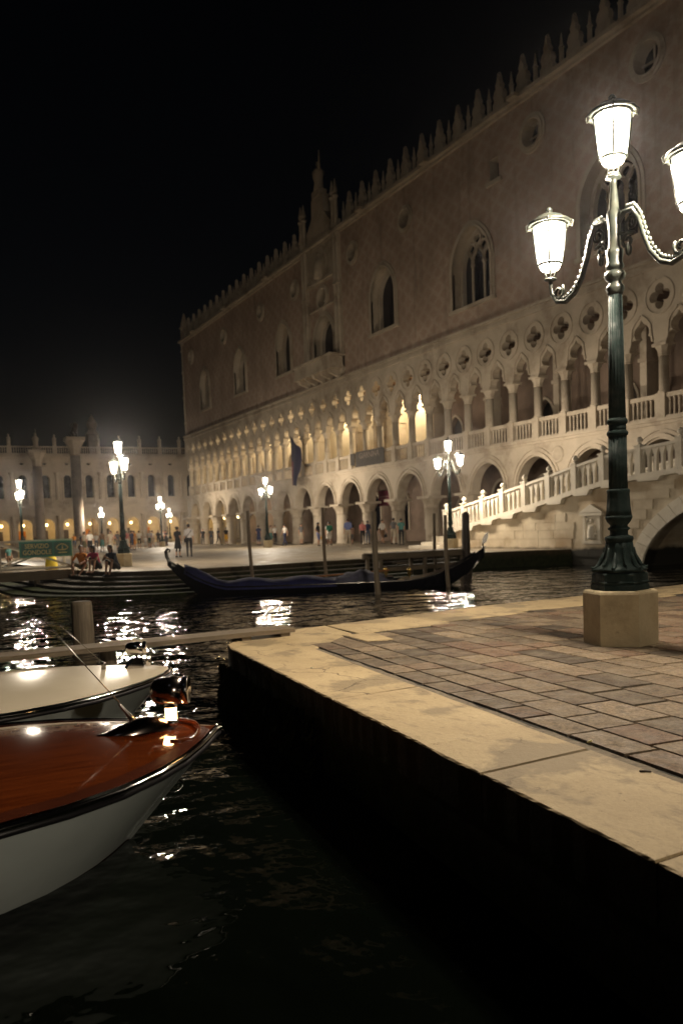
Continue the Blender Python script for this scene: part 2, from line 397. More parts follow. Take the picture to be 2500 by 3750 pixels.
# pale kerb stones on the edge
kerb_in = offset_path(edge, -.55)
def lerp2(P, Q, i, t): return ((P[i][0]*(1-t)+P[i+1][0]*t, P[i][1]*(1-t)+P[i+1][1]*t), (Q[i][0]*(1-t)+Q[i+1][0]*t, Q[i][1]*(1-t)+Q[i+1][1]*t))
for i in range(1, 13):
    L = (Vector(edge[i+1])-Vector(edge[i])).length; k = max(1, round(L/1.9))
    for j in range(k):
        a, ai = lerp2(edge, kerb_in, i, (j+.012)/k); b, bi = lerp2(edge, kerb_in, i, (j+.988)/k)
        mb = MB(); mb.plate([a, b, bi, ai], [], -.16, .012, 'xy'); mb.build('kerb_stone', 'tread_stone', molo)
steps = [(.38, -.16), (.95, -.30), (1.6, -.43), (2.25, -.54), (2.9, -.625)]
sx = offset_path(edge, .06)
for k, (d, z) in enumerate(steps):
    i0, i1 = (3, 14) if k < 2 else (4, 14)
    A = offset_path(edge, d)[i0:i1]; B = offset_path(edge, (steps[k-1][0] if k else 0)-.08)[i0:i1]
    mb = MB(); n = len(A)
    vs = [(x, y, z) for x, y in A]+[(x, y, z) for x, y in B]+[(x, y, z-.6) for x, y in A]
    fs = [(i, i+1, n+i+1, n+i) for i in range(n-1)]
    mb.add(vs, fs, 1 if k >= 3 else 3); mb.add(vs, [(i, 2*n+i, 2*n+i+1, i+1) for i in range(n-1)], 1 if k >= 2 else 2)
    mb.build('step', ['tread_stone', 'mould_green', 'quay_wall', 'dark_step'], molo)
    if k < 3:
        a2 = offset_path(edge, d+.012)[i0:i1]; b2 = offset_path(edge, d-.05)[i0:i1]; mb = MB(); mb.add([(x, y, z+.006) for x, y in a2]+[(x, y, z+.006) for x, y in b2]+[(x, y, z-.03) for x, y in a2], [(i, i+1, n+i+1, n+i) for i in range(n-1)]+[(i, 2*n+i, 2*n+i+1, i+1) for i in range(n-1)]); mb.build('lit_step_edge', 'lit_edge_stone', molo)  # pale strip painted as the lit edge of the step
mb = MB(); n = len(edge); q = offset_path(edge, .02)
mb.add([(x, y, -.01) for x, y in q]+[(x, y, -3) for x, y in q], [(i, n+i, n+i+1, i+1) for i in range(n-1)]); mb.build('quay_face', 'quay_wall', molo)

# --- the near quay
EA = Vector((.9934, -.115)); EB = Vector((.115, .9934)); QO = Vector((87.841, -27.315))
def Q2(a, b): p = QO+EA*a+EB*b; return (p.x, p.y)
def south(x): return -28.04-.115*(x-87.22)      # outer edge
W_OUT = [(87.22, -28.04), (86.9, -27.93), (86.45, -27.45), (86.2, -26.9), (86.12, -25.9), (85.72, -23.7), (85.62, -21.7), (85.42, -18.5), (85.2, -15), (84.9, -9), (84.7, -4.5)]
body = [(x, y) for x, y in W_OUT[::-1]]
body = [(124, south(124)+.02)]+[(124, 40), (84.7, 40)]+[(x+.03, y+.02) for x, y in W_OUT[::-1]]
near = tag((lambda m: (m.plate(body, [], -3.0, -.03, 'xy'), m.build('near_quay', 'quay_wall'))[1])(MB()), kind='structure')
def slab(poly, rough_edges, name='border_slab', mat='istrian_stone', z=0.0, depth=.26, parent=near, cham=.009, amp=.0035):
    """stone slab; the listed polygon edges are worn and uneven"""
    rnd = random.Random(int(poly[0][0]*1000)+int(poly[0][1]*777)); P = []
    m = len(poly)
    for i in range(m):
        a, b = Vector(poly[i]), Vector(poly[(i+1) % m]); L = (b-a).length
        k = max(1, int(L/.045)) if i in rough_edges else max(1, int(L/.5))
        nrm = Vector((-(b-a).y, (b-a).x)).normalized(); off = 0
        for j in range(k):
            if j and i in rough_edges: off = .6*off+rnd.uniform(-amp, amp)
            q = a.lerp(b, j/k)+nrm*(off if j else 0); P.append((q.x, q.y))
    c = Vector((sum(x for x, y in P)/len(P), sum(y for x, y in P)/len(P)))
    n = len(P); top = []
    for i in range(n):
        a, b, d = Vector(P[i-1]), Vector(P[i]), Vector(P[(i+1) % n]); tv = (d-a).normalized(); nv = Vector((-tv.y, tv.x))
        if nv.dot(c-b) < 0: nv = -nv
        q = b+nv*cham*rnd.uniform(.5, 1.6); top.append((q.x, q.y, z+rnd.uniform(-.002, .002)))
    mid = [(x, y, z-cham*rnd.uniform(.6, 1.5)) for x, y in P]; bot = [(x, y, z-depth) for x, y in P]
    mb = MB(); mb.add(top, [tuple(range(n))]); mb.rings([mid, top], True, False, False, 0, False); mb.rings([bot, mid], True, False, False, 1, False)
    return mb.build(name, [mat, 'quay_wall'], parent)
# long front slabs
xs = [87.95, 90.385, 92.49, 93.73, 95.9, 98.1, 100.4, 103, 106, 110]
for a, b in zip(xs[:-1], xs[1:]):
    g = .003
    ya, yb = -27.315-.132*(a-87.84)*.9934, -27.315-.132*(b-87.84)*.9934
    ia, ib = -27.33-.118*(a-87.84), -27.33-.118*(b-87.84)
    slab([(a+g, south(a)), (b-g, south(b)), (b-g-.02, ib), (a+g-.01, ia)], {0})
# rounded corner slab and the west border
slab([(87.945, south(87.945)), (87.935, -27.34), (87.08, -26.42), (86.14, -26.3), (86.2, -26.9), (86.3, -27.25), (86.45, -27.5), (86.65, -27.75), (86.9, -27.95), (87.22, -28.04)], {3, 9})
wo = [(86.14, -26.28), (85.93, -24.9), (85.69, -23.4), (85.64, -21.8), (85.55, -20.2), (85.44, -18.6), (85.35, -17), (85.2, -15), (85.05, -12.5), (84.95, -10)]
for (a, b) in zip(wo[:-1], wo[1:]):
    slab([(a[0], a[1]+.006), (a[0]+1.02, a[1]-.08), (b[0]+1.2, b[1]-.09), (b[0], b[1])], {3})
# one bigger stone that bites into the paving by the corner
slab([Q2(-.72, 1.02), Q2(-.72, .62), Q2(-.05, .66), Q2(-.03, .98)], {2}, 'border_slab', z=.008, depth=.02)
# mortar bed under the paving, pale worn mortar along the border
mb = MB(); mb.add([(87.0, -27.4, -.014), (124, south(124)+.75, -.014), (124, 39, -.014), (86, 39, -.014), (86.2, -20, -.014)], [(0, 1, 2, 3, 4)])
mb.build('mortar_bed', 'mortar', near)
mb = MB(); n = 60; vs = []; rnd = random.Random(3)
for i in range(n+1):
    x = 87.9+i*.16; y = -27.33-.118*(x-87.84); vs += [(x, y-.01, -.004), (x, y+rnd.uniform(.03, .075), -.006)]
mb.add(vs, [(2*i, 2*i+2, 2*i+3, 2*i+1) for i in range(n)]); mb.build('mortar_strip', 'sandy_mortar', near)
# trachyte paving stones, rows parallel to the front edge
mb = MB(); c = .018
mb.add([(-.5, -.5, -1), (.5, -.5, -1), (.5, .5, -1), (-.5, .5, -1), (-.5, -.5, -.12), (.5, -.5, -.12), (.5, .5, -.12), (-.5, .5, -.12),
        (-.5+c, -.5+c*1.6, 0), (.5-c, -.5+c*1.6, 0), (.5-c, .5-c*1.6, 0), (-.5+c, .5-c*1.6, 0)],
       [(0, 1, 5, 4), (1, 2, 6, 5), (2, 3, 7, 6), (3, 0, 4, 7), (4, 5, 9, 8), (5, 6, 10, 9), (6, 7, 11, 10), (7, 4, 8, 11), (8, 9, 10, 11)])
stone_me = mb.mesh('paving_stone', 'trachyte')
ang = math.atan2(EA.y, EA.x); cells = []
rnd = random.Random(11); row_y = .055; r = 0
def west_inner(y): 
    for (a, b) in zip(wo[:-1], wo[1:]):
        if b[1] >= y >= a[1]: return a[0]+1.05+(b[0]-a[0]+.18)*(y-a[1])/(b[1]-a[1])
    return 87.15
while row_y < 15:
    hgt = rnd.choice((.245, .30, .315, .32, .33)) if r else .245
    a = -1.6-rnd.random()*.4
    while a < 14:
        L = rnd.uniform(.30, .40) if rnd.random() < .35 else rnd.uniform(.40, .60)
        cx, cy_ = Q2(a+L/2, row_y+hgt/2)
        lx = Q2(a, row_y+hgt/2)[0]; wi = west_inner(cy_)
        if lx+L > wi+.12 and cx < 101.5:
            a0 = a+max(0, wi-lx); LL = L-max(0, wi-lx)
            if LL > .08: cells.append((a0+LL/2, row_y+hgt/2, LL-.014, hgt-.012))
        a += L
    row_y += hgt; r += 1
def seen(x, y, z=0):
    d = Vector((x, y, z))-CAM; q = d.dot(cf)
    if q < .3: return False
    u = 1250+3011.5*d.dot(rx)/q; v = 2134.8-3011.5*d.dot(ru)/q
    return -120 < u < 2620 and v < 3870
ordered = sorted(cells, key=lambda k: (Vector((*Q2(k[0], k[1]), 0))-CAM).length + (0 if seen(*Q2(k[0], k[1])) else 100))
rest = MB()
for i, (a, b, L, h) in enumerate(ordered):
    x, y = Q2(a, b); z = rnd.uniform(-.005, .003)
    if i < 300:
        put('paving_stone', stone_me, near, (x, y, z), 0, (L, h, .12), (rnd.uniform(-.006, .006), rnd.uniform(-.006, .006), ang+rnd.uniform(-.012, .012)))
    else:
        T = Matrix.Translation((x, y, z)) @ Matrix.Rotation(ang, 4, 'Z') @ Matrix.Diagonal((L, h, .12, 1))
        rest.add([vv.co for vv in stone_me.vertices], [tuple(p.vertices) for p in stone_me.polygons], 0, False, T)
tag(rest.build('paving_stone', 'trachyte', near), kind='stuff')
# seaweed skirt hanging on the corner of the near quay
mb = MB(); rnd = random.Random(5)
for i in range(2600):
    if rnd.random() < .55:
        x = 86.9+rnd.random()**1.5*3.2; y = south(x)-rnd.uniform(0, .05)
    else:
        j = rnd.randrange(1, 5); tt = rnd.random(); x = W_OUT[j][0]*(1-tt)+W_OUT[j+1][0]*tt-rnd.uniform(0, .05); y = W_OUT[j][1]*(1-tt)+W_OUT[j+1][1]*tt-rnd.uniform(0, .05)
    z = WATER_Z+rnd.random()**1.7*.42; s = rnd.uniform(.02, .05); a = rnd.uniform(0, 6.3); dx, dy = math.cos(a)*s*.5, math.sin(a)*s*.5
    ox, oy = rnd.uniform(-.06, 0), -rnd.uniform(0, .07)*(1.2-(z-WATER_Z)*2)
    mb.add([(x-dx+ox*.3, y-dy+oy*.3, z+s), (x+dx+ox*.3, y+dy+oy*.3, z+s), (x+dx*.7+ox, y+dy*.7+oy, z-s), (x-dx*.7+ox, y-dy*.7+oy, z-s)], [(0, 1, 2, 3)])
sw = tag(mb.build('seaweed', 'mould_green'), 'dark seaweed hanging from the corner of the near quay wall', 'seaweed', kind='stuff')
# litter on the near quay
mb = MB(); mb.tube([(0, 0, .006), (.03, .004, .007), (.055, -.004, .006)], [.0055, .006, .0045], 6)
o = mb.build('dry_twig', 'dark_wood', None, (92.93, -27.99, 0), .9); tag(o, 'short dark twig lying on the pale border slab', 'twig')
mb = MB(); mb.tube([(0, 0, .006), (.028, 0, .02)], .005, 6); o = mb.build('cigarette_butt', 'sign_gold', None, (92.38, -27.80, 0), .3); tag(o, 'orange cigarette butt in the joint beside the border slab', 'cigarette butt')
mb = MB(); mb.tube([(0, 0, .006), (.03, 0, .006)], .0045, 6); o = mb.build('cigarette_butt', 'white_gelcoat', None, (89.03, -27.93, 0), .5); tag(o, 'white cigarette butt by the damp patch on the corner slab', 'cigarette butt')

# ================================================================ stone bridge over the canal
BY = -6.0
bridge = thing('stone_bridge', 'pale stone bridge with pointed baluster parapet rising over the canal', 'bridge', (0, 0, 0))
posts = [(60.45, 1.93), (62.0, 2.19), (63.54, 2.45), (65.06, 2.70), (66.61, 2.96), (68.2, 3.23), (69.8, 3.53), (71.36, 3.78), (73.22, 3.92), (75.11, 4.04), (77.0, 4.12), (78.9, 4.16), (80.8, 4.12), (82.7, 4.02), (84.5, 3.88), (86.1, 3.62), (87.7, 3.30), (89.3, 2.98), (90.9, 2.66), (92.5, 2.34), (94.0, 2.02)]
PH = 1.12
def top_z(x):
    for (a, za), (b, zb) in zip(posts[:-1], posts[1:]):
        if a <= x <= b: return za+(zb-za)*(x-a)/(b-a)-PH
    return posts[0][1]-PH if x < posts[0][0] else posts[-1][1]-PH
def arch_z(x, e=0.0):
    h = (5.75+e)**2-(x-79)**2
    return WATER_Z-.25+(3.05+e)*math.sqrt(max(0, h))/(5.75+e)
arch = [(79-(5.75)*math.cos(PI*i/28), WATER_Z-.25+3.05*math.sin(PI*i/28)) for i in range(29)]
outl = [(60.3, -.3), (69.4, -.3), (69.4, -3), (arch[0][0], -3)]+arch+[(arch[-1][0], -3), (88, -3), (88, -.3), (94.1, -.3)]+[(x, z-PH-.10) for x, z in posts[::-1]]
outl[-1] = (60.3, outl[-1][1])
mb = MB(); mb.plate(outl, [], BY+.03, BY+.6, 'xz'); mb.build('wall', 'bridge_wall', bridge)
mb = MB(); mb.plate(outl, [], -1.6, -1.1, 'xz'); mb.build('back_wall', 'bridge_wall', bridge)
n = len(posts); mb = MB()
mb.add([(x, BY+.2, z-PH-.05) for x, z in posts]+[(x, -1.3, z-PH-.05) for x, z in posts], [(i, i+1, n+i+1, n+i) for i in range(n-1)]); mb.build('deck', 'tread_stone', bridge)
R0 = [(x, BY+.1, z) for x, z in arch]; R1 = [(x, -1.4, z) for x, z in arch]; m = len(arch)
mb = MB(); mb.add(R0+R1, [(i, i+1, m+i+1, m+i) for i in range(m-1)]); mb.build('vault', 'bridge_wall', bridge)
# voussoirs of the arch, two bands
for i in range(28):
    for (e0, e1, pr) in ((0, .34, .07), (.36, .60, .035)):
        P = []
        for e, ii in ((e0, i+.02), (e0, i+.98), (e1, i+.98), (e1, i+.02)):
            a = PI*ii/28; P.append((79-(5.75+e)*math.cos(a), WATER_Z-.25+(3.05+e)*math.sin(a)))
        if 72.5 < P[0][0] < 85.5: mb = MB(); mb.plate(P, [], BY-pr, BY+.1, 'xz'); mb.build('voussoir', 'bridge_stone', bridge)
# ashlar blocks
rnd = random.Random(21); z = -.32; course = 0
while z < 2.7:
    h = rnd.choice((.34, .38, .42)); x = 60.4+rnd.random()*.5
    while x < 74.6:
        L = rnd.uniform(.6, 1.25); ok = True
        for px in (x, x+L):
            if z+h > top_z(px)-.16: ok = False
            if px > 72.4 and (z+h*0 < arch_z(px, .62) or arch_z(px, .62) > z): ok = False
        if 71.0 < x+L/2 < 71.0 : ok = False
        if ok and not (x+L > 69.95 and x < 71.5 and z+h > .25 and z < 1.95):
            mb = MB(); g = .008; mb.box(x+g, x+L-g, BY-rnd.uniform(.0, .012), BY+.1, z+g, z+h-g); mb.build('stone_block', 'bridge_wall', bridge)
        x += L
    z += h
# carved wall shrine
mb = MB(); cx = 70.72
mb.box(cx-.55, cx+.55, BY-.10, BY+.05, .22, .34); mb.box(cx-.48, cx-.34, BY-.09, BY+.05, .34, 1.38); mb.box(cx+.34, cx+.48, BY-.09, BY+.05, .34, 1.38)
mb.box(cx-.62, cx+.62, BY-.15, BY+.05, 1.38, 1.50); mb.plate([(cx-.66, 1.52), (cx+.66, 1.52), (cx, 1.86)], [], BY-.13, BY+.05, 'xz'); mb.box(cx-.34, cx+.34, BY-.02, BY+.05, .34, 1.38)
sh = mb.build('shrine', 'bridge_stone', bridge)
mb = MB(); mb.ball((cx-.02, BY-.05, 1.16), .09, 10, sc=(1, .7, 1.15)); mb.lathe([(.06, .95), (.15, 1.0), (.2, .8), (.22, .5), (.24, .42)][::-1], 10, (cx, BY-.03, 0)); mb.ball((cx+.12, BY-.09, .92), .07, 8); mb.ball((cx-.2, BY-.05, 1.2), .08, 8); mb.ball((cx+.2, BY-.05, .6), .09, 8)
mb.build('relief_figure', 'bridge_stone', sh)
# parapets (south one in view, plain north one)
def finial(parent, x, y, z):
    mb = MB(); mb.lathe([(.0, 0), (.11, 0), (.12, .03), (.06, .06), (.055, .08), (.115, .14), (.125, .20), (.10, .26), (.045, .31), (0, .33)], 12); mb.build('finial', 'bridge_stone', parent, (x, y, z))
for side, py in ((0, BY), (1, -1.35)):
    for i, (x, z) in enumerate(posts):
        if side and i > 10: continue
        mb = MB(); mb.box(-.14, .14, -.15, .15, -PH-.12, .03); mb.box(-.17, .17, -.18, .18, .03, .085); po = mb.build('post', 'bridge_stone', bridge, (x, py, z))
        finial(po, 0, 0, .085)
        if i == len(posts)-1: continue
        x2, z2 = posts[i+1]; sl = (z2-z)/(x2-x); a, b = x+.145, x2-.145; L = b-a
        def sh_(px, pz): return (px, z+(px-x)*sl-PH+pz)
        mb = MB(); mb.plate([sh_(a, .99), sh_(b, .99), sh_(b, 1.10), sh_(a, 1.10)], [], py-.13, py+.13, 'xz'); mb.build('top_rail', 'bridge_stone', bridge)
        mb = MB(); mb.plate([sh_(a, -.10), sh_(b, -.10), sh_(b, .10), sh_(a, .10)], [], py-.15, py+.15, 'xz')
        mb.plate([(a-.12, sh_(a, -.2)[1]), (a+L*.52, sh_(a, -.2)[1]), (a+L*.62, sh_(a+L*.6, -.105)[1]), (a-.12, sh_(a, -.105)[1])], [], py-.20, py+.1, 'xz'); mb.build('bottom_rail', 'bridge_stone', bridge)
        k = 4 if L < 1.5 else 5; wv = L/k
        for j in range(k+1):
            c0 = a+j*wv; lft = j > 0; rgt = j < k; P = []
            prof = [(.055, .10), (.055, .62), (.065, .72), (.10, .83), (wv/2-.002, .99)]
            Rr = [(c0+q, zz) for q, zz in prof] if rgt else [(c0+.0, .10), (c0+.0, .99)]
            Ll = [(c0-q, zz) for q, zz in prof] if lft else [(c0-.0, .10), (c0-.0, .99)]
            if not rgt: Rr = [(c0, .10), (c0, .99)]
            if not lft: Ll = [(c0-.0001, .10), (c0-.0001, .99)]
            P = [sh_(*q) for q in Ll[::-1]+Rr]
            mb = MB(); mb.plate(P, [], py-.07, py+.07, 'xz'); mb.build('baluster', 'bridge_stone', bridge)
# low steps in front of the bridge foot
mb = MB(); mb.box(57.6, 60.2, -6.6, -1.2, 0, .16); mb.build('foot_step', 'bridge_stone', bridge)
mb = MB(); mb.box(58.4, 60.2, -6.3, -1.2, .16, .33); mb.build('foot_step', 'bridge_stone', bridge)
mb = MB(); mb.box(59.2, 60.3, -6.1, -1.2, .33, .62); mb.build('foot_step', 'bridge_stone', bridge)
# ================================================================ gothic palace
pal = thing('palace', 'long gothic palace with arcade, quatrefoil loggia and patterned brick upper wall', 'palace')
P0, P1 = -1.05, 72.45
NCOL = [71.4-4.2*k for k in range(18)]
# ground arcade
mb = MB(); mb.lathe([(.58, 0), (.58, .06), (.50, .10), (.49, .4), (.46, 2.35)], 16); colme = mb.mesh('column', 'palace_stone')
mb = MB(); mb.lathe([(.47, 2.33), (.53, 2.37), (.49, 2.42), (.56, 2.6), (.72, 2.86), (.80, 2.98)], 8, ph=PI/8, smooth=False, mod=lambda a, z: 1+.06*math.cos(8*a)*(z > 2.45)); mb.box(-.72, .72, -.72, .72, 2.98, 3.15); capme = mb.mesh('capital', 'palace_stone')
for i, x in enumerate(NCOL):
    c = put('column', colme, pal, (x, 0, 0), 0, (1.35, 1.35, 1) if i in (0, 17) else None); put('capital', capme, c)
for y in (4.2, 8.4, 12.6): c = put('column', colme, pal, (0, y, 0)); put('capital', capme, c)
AP = pointed(1.53, 3.15, 1.63, 9)
spand = [(-2.1, 3.15)]+AP+[(2.1, 3.15), (2.1, 5.42), (-2.1, 5.42)]
mb = MB(); mb.plate(spand, [], -.32, .32, 'xz')
def rib(mb, inner, w, y0, y1):
    """raised moulding following an open arch line"""
    n = len(inner); out = []
    for i, q in enumerate(inner):
        a, b = Vector(inner[max(i-1, 0)]), Vector(inner[min(i+1, n-1)]); tv = (b-a).normalized(); nv = Vector((-tv.y, tv.x)); out.append((q[0]+nv.x*w, q[1]+nv.y*w))
    mb.plate(list(inner)+out[::-1], [], y0, y1, 'xz')
AO = pointed(1.60, 3.15, 1.72, 9); rib(mb, AO, .17, -.41, -.3); AO2 = pointed(1.86, 3.15, 2.02, 9); rib(mb, AO2, .10, -.37, -.3)
archme = mb.mesh('arch', 'palace_stone')
for k in range(17): put('arch', archme, pal, (69.3-4.2*k, 0, 0))
for x0, x1 in ((P0, 0), (71.4, P1)):
    mb = MB(); mb.box(x0, x1, -.31, .31, 3.15, 5.42); mb.build('corner_pier', 'palace_stone', pal)
for y in (2.1, 6.3, 10.5): put('arch', archme, pal, (0, y, 0), -PI/2)
mb = MB(); mb.box(-.30, .30, .33, 14, 5.42, 12.9); mb.build('west_wall', 'palace_stone', pal)
# roundels in the spandrels
for x in (62.65,):
    mb = MB(); mb.lathe([(0, 0), (.28, .0), (.30, .03), (.36, .05), (.44, .03), (.46, -.05)][::-1], 20, T=Matrix.Rotation(PI/2, 4, 'X')); mb.build('roundel', 'palace_stone', pal, (x, -.33, 4.72))
# string courses and loggia floor
mb = MB(); mb.box(P0-.05, P1+.05, -.44, 4.6, 5.42, 5.56); mb.box(P0-.08, P1+.08, -.56, 4.6, 5.562, 5.70); mb.build('string_course', 'palace_stone', pal)
# balustrade of the loggia
NL = [71.4-2.1*m for m in range(35)]
mb = MB(); mb.lathe([(.075, 5.82), (.06, 5.88), (.05, 6.0), (.062, 6.25), (.048, 6.45), (.07, 6.58), (.085, 6.62)], 8); balme = mb.mesh('baluster', 'palace_stone')
mb = MB(); mb.box(-.79, .79, -.22, .02, 6.63, 6.83); railme = mb.mesh('rail', 'palace_stone')
mb = MB(); mb.box(-.79, .79, -.24, .04, 5.70, 5.82); baseme = mb.mesh('rail_base', 'palace_stone')
mb = MB(); mb.box(-.26, .26, -.30, .20, 5.70, 6.86); pedme = mb.mesh('pedestal', 'palace_stone')
mb = MB(); mb.lathe([(.29, 6.86), (.29, 6.93), (.235, 7.0), (.225, 8.55)], 14); lcme = mb.mesh('column', 'palace_stone')
mb = MB(); mb.lathe([(.23, 8.53), (.27, 8.57), (.25, 8.62), (.30, 8.76), (.42, 8.97)], 8, ph=PI/8, smooth=False, mod=lambda a, z: 1+.07*math.cos(8*a)*(z > 8.65)); mb.box(-.40, .40, -.34, .34, 8.97, 9.10); lkme = mb.mesh('capital', 'palace_stone')
prof = [(.34, 9.10), (.37, 9.28), (.46, 9.44), (.60, 9.53), (.70, 9.56), (.63, 9.66), (.60, 9.80), (.65, 9.95), (.78, 10.08), (.93, 10.17), (1.05, 10.36)]
hole = []
for k in range(4):
    a0 = PI/2*k-PI/2; cxq, czq = .33*math.cos(PI/2*k), .33*math.sin(PI/2*k)
    hole += [(cxq+.245*math.cos(PI/2*k+t_), 11.2+czq+.245*math.sin(PI/2*k+t_)) for t_ in [(-2.25+4.5*i/12) for i in range(13)]]
tile = [(-x, z) for x, z in prof[::-1]]+prof+[(1.05, 12.45), (-1.05, 12.45)]
mb = MB(); mb.plate(tile, [hole], -.24, .24, 'xz')
ringc = [(0+.83*math.cos(2*PI*i/28), 11.2+.83*math.sin(2*PI*i/28)) for i in range(28)]; ringi = [(.75*math.cos(2*PI*i/28), 11.2+.75*math.sin(2*PI*i/28)) for i in range(28)]
mb.plate(ringc, [ringi], -.285, -.2, 'xz')
rib(mb, [(x, z+.05) for x, z in [(.45, 9.2), (.52, 9.62), (.56, 9.98), (.72, 10.2), (1.04, 10.46)]], .085, -.30, -.2)
rib(mb, [(-x, z+.05) for x, z in [(.45, 9.2), (.52, 9.62), (.56, 9.98), (.72, 10.2), (1.04, 10.46)]][::-1], .085, -.30, -.2)
tileme = mb.mesh('tracery', 'palace_stone')
for m_, x in enumerate(NL):
    put('pedestal', pedme, pal, (x, 0, 0)); c = put('column', lcme, pal, (x, 0, 0)); put('capital', lkme, c); put('tracery', tileme, pal, (x, 0, 0))
    if m_ < 34:
        put('rail', railme, pal, (x-1.05, 0, 0)); put('rail_base', baseme, pal, (x-1.05, 0, 0))
        for j in range(6): put('baluster', balme, pal, (x-1.05-.65+.26*j, -.1, 0))
mb = MB(); mb.box(P0-.02, P1+.02, -.34, .3, 12.45, 12.62); mb.box(P0-.05, P1+.05, -.26, .3, 12.622, 12.80); mb.box(P0-.08, P1+.08, -.40, .3, 12.802, 12.95); mb.build('cornice', 'palace_stone', pal)
# --- upper wall with openings
WIN = [(6.55, 3.0, 15.2, 17.5, 19.6, 0), (17.35, 3.0, 15.2, 17.5, 19.6, 0), (28.0, 3.05, 15.2, 17.5, 19.6, 0), (35.9, 3.4, 14.75, 16.4, 18.4, 2), (45.1, 3.2, 15.2, 17.5, 19.6, 0), (55.3, 3.7, 14.4, 16.6, 18.95, 1), (66.2, 3.7, 14.4, 16.6, 18.95, 1)]
OCU = [(2.2, 21.75, .62), (13.2, 21.75, .62), (23.2, 21.75, .62), (30.8, 21.75, .62), (41.0, 21.75, .62), (48.3, 21.75, .62), (60.9, 21.95, .72), (68.6, 21.95, .72)]
holes = []
for cx, w, zb, zs, za, k in WIN:
    holes.append([(cx+x, z) for x, z in [(-w/2, zb)]+pointed(w/2, zs, za-zs, 9)+[(w/2, zb)]])
for cx, cz, r_ in OCU: holes.append([(cx+r_*math.cos(2*PI*i/20), cz+r_*math.sin(2*PI*i/20)) for i in range(20)])
holes.append([(57.25, 20.75), (58.05, 20.75), (58.05, 21.95), (57.25, 21.95)])
holes.append([(35.9+.75*math.cos(2*PI*i/20), 19.75+.75*math.sin(2*PI*i/20)) for i in range(20)])
mb = MB(); mb.plate([(P0, 12.95), (P1, 12.95), (P1, 23.85), (P0, 23.85)], holes, 0, .9, 'xz', 0, 1); mb.build('upper_wall', ['diaper_wall', 'palace_stone'], pal)
for cx, w, zb, zs, za, k in WIN:
    A = [(-w/2, zb)]+pointed(w/2, zs, za-zs, 10)+[(w/2, zb)]
    mb = MB(); rib(mb, A, .34, -.06, .1); rib(mb, A, .14, -.13, .1); mb.box(-w/2-.42, w/2+.42, -.14, .88, zb-.22, zb)
    fr = mb.build('window', 'palace_stone', pal, (cx, 0, 0))
    # stone lining with a narrower opening
    iw = w/2-.28; A2 = [(-iw, zb+.01)]+pointed(iw, zs, za-zs-.42, 10)+[(iw, zb+.01)]; A1 = [(-w/2+.01, zb+.01)]+pointed(w/2-.01, zs, za-zs-.01, 10)+[(w/2-.01, zb+.01)]
    mb = MB(); mb.plate(A1+A2[::-1], [], .52, .86, 'xz'); mb.build('lining', 'palace_stone', fr)
    mb = MB(); mb.plate([(-w/2-.1, zb), (w/2+.1, zb), (w/2+.1, za), (-w/2-.1, za)], [], .80, .84, 'xz'); mb.build('pane', 'dark_glass', fr)
    if k == 1:      # gothic tracery: two mullions, three lancets, circles above
        mb = MB()
        for mx in (-.56, .56): mb.lathe([(.10, zb), (.085, zb+.3), (.085, zs+.1), (.15, zs+.3)], 8, (mx, .55, 0))
        lw = .53
        for mx in (-1.10, 0, 1.10):
            B = pointed(lw, zs+.25, 1.0, 6); rib(mb, [(mx+x, z) for x, z in B], .11, .46, .62)
        for mx, mz in ((-.56, zs+1.15), (.56, zs+1.15), (0, zs+1.75)):
            mb.plate([(mx+.40*math.cos(2*PI*i/16), mz+.40*math.sin(2*PI*i/16)) for i in range(16)], [[(mx+.29*math.cos(2*PI*i/16), mz+.29*math.sin(2*PI*i/16)) for i in range(16)]], .46, .62, 'xz')
        mb.build('tracery', 'palace_stone', fr)
for cx, cz, r_ in OCU+[(35.9, 19.75, .75)]:
    mb = MB(); mb.plate([(r_*1.42*math.cos(2*PI*i/24), r_*1.42*math.sin(2*PI*i/24)) for i in range(24)], [[(r_*math.cos(2*PI*i/24), r_*math.sin(2*PI*i/24)) for i in range(24)]], -.10, .12, 'xz')
    mb.plate([(r_*1.2*math.cos(2*PI*i/24), r_*1.2*math.sin(2*PI*i/24)) for i in range(24)], [[(r_*.98*math.cos(2*PI*i/24), r_*.98*math.sin(2*PI*i/24)) for i in range(24)]], -.16, -.05, 'xz')
    oc = mb.build('round_window', 'palace_stone', pal, (cx, 0, cz))
    mb = MB(); mb.plate([(r_*1.1*math.cos(2*PI*i/20), r_*1.1*math.sin(2*PI*i/20)) for i in range(20)], [], .6, .64, 'xz')
    for a in (0, PI/2): mb.bar((-r_*math.cos(a), .45, -r_*math.sin(a)), (r_*math.cos(a), .45, r_*math.sin(a)), .08, .08, 1)
    mb.build('pane', ['dark_glass', 'palace_stone'], oc)
mb = MB(); mb.box(57.2, 58.1, .6, .64, 20.7, 22.0); sw_ = mb.build('small_window', 'dark_glass', pal); mb = MB(); mb.box(57.0, 58.3, -.14, .2, 20.5, 20.72); mb.build('sill', 'palace_stone', sw_)
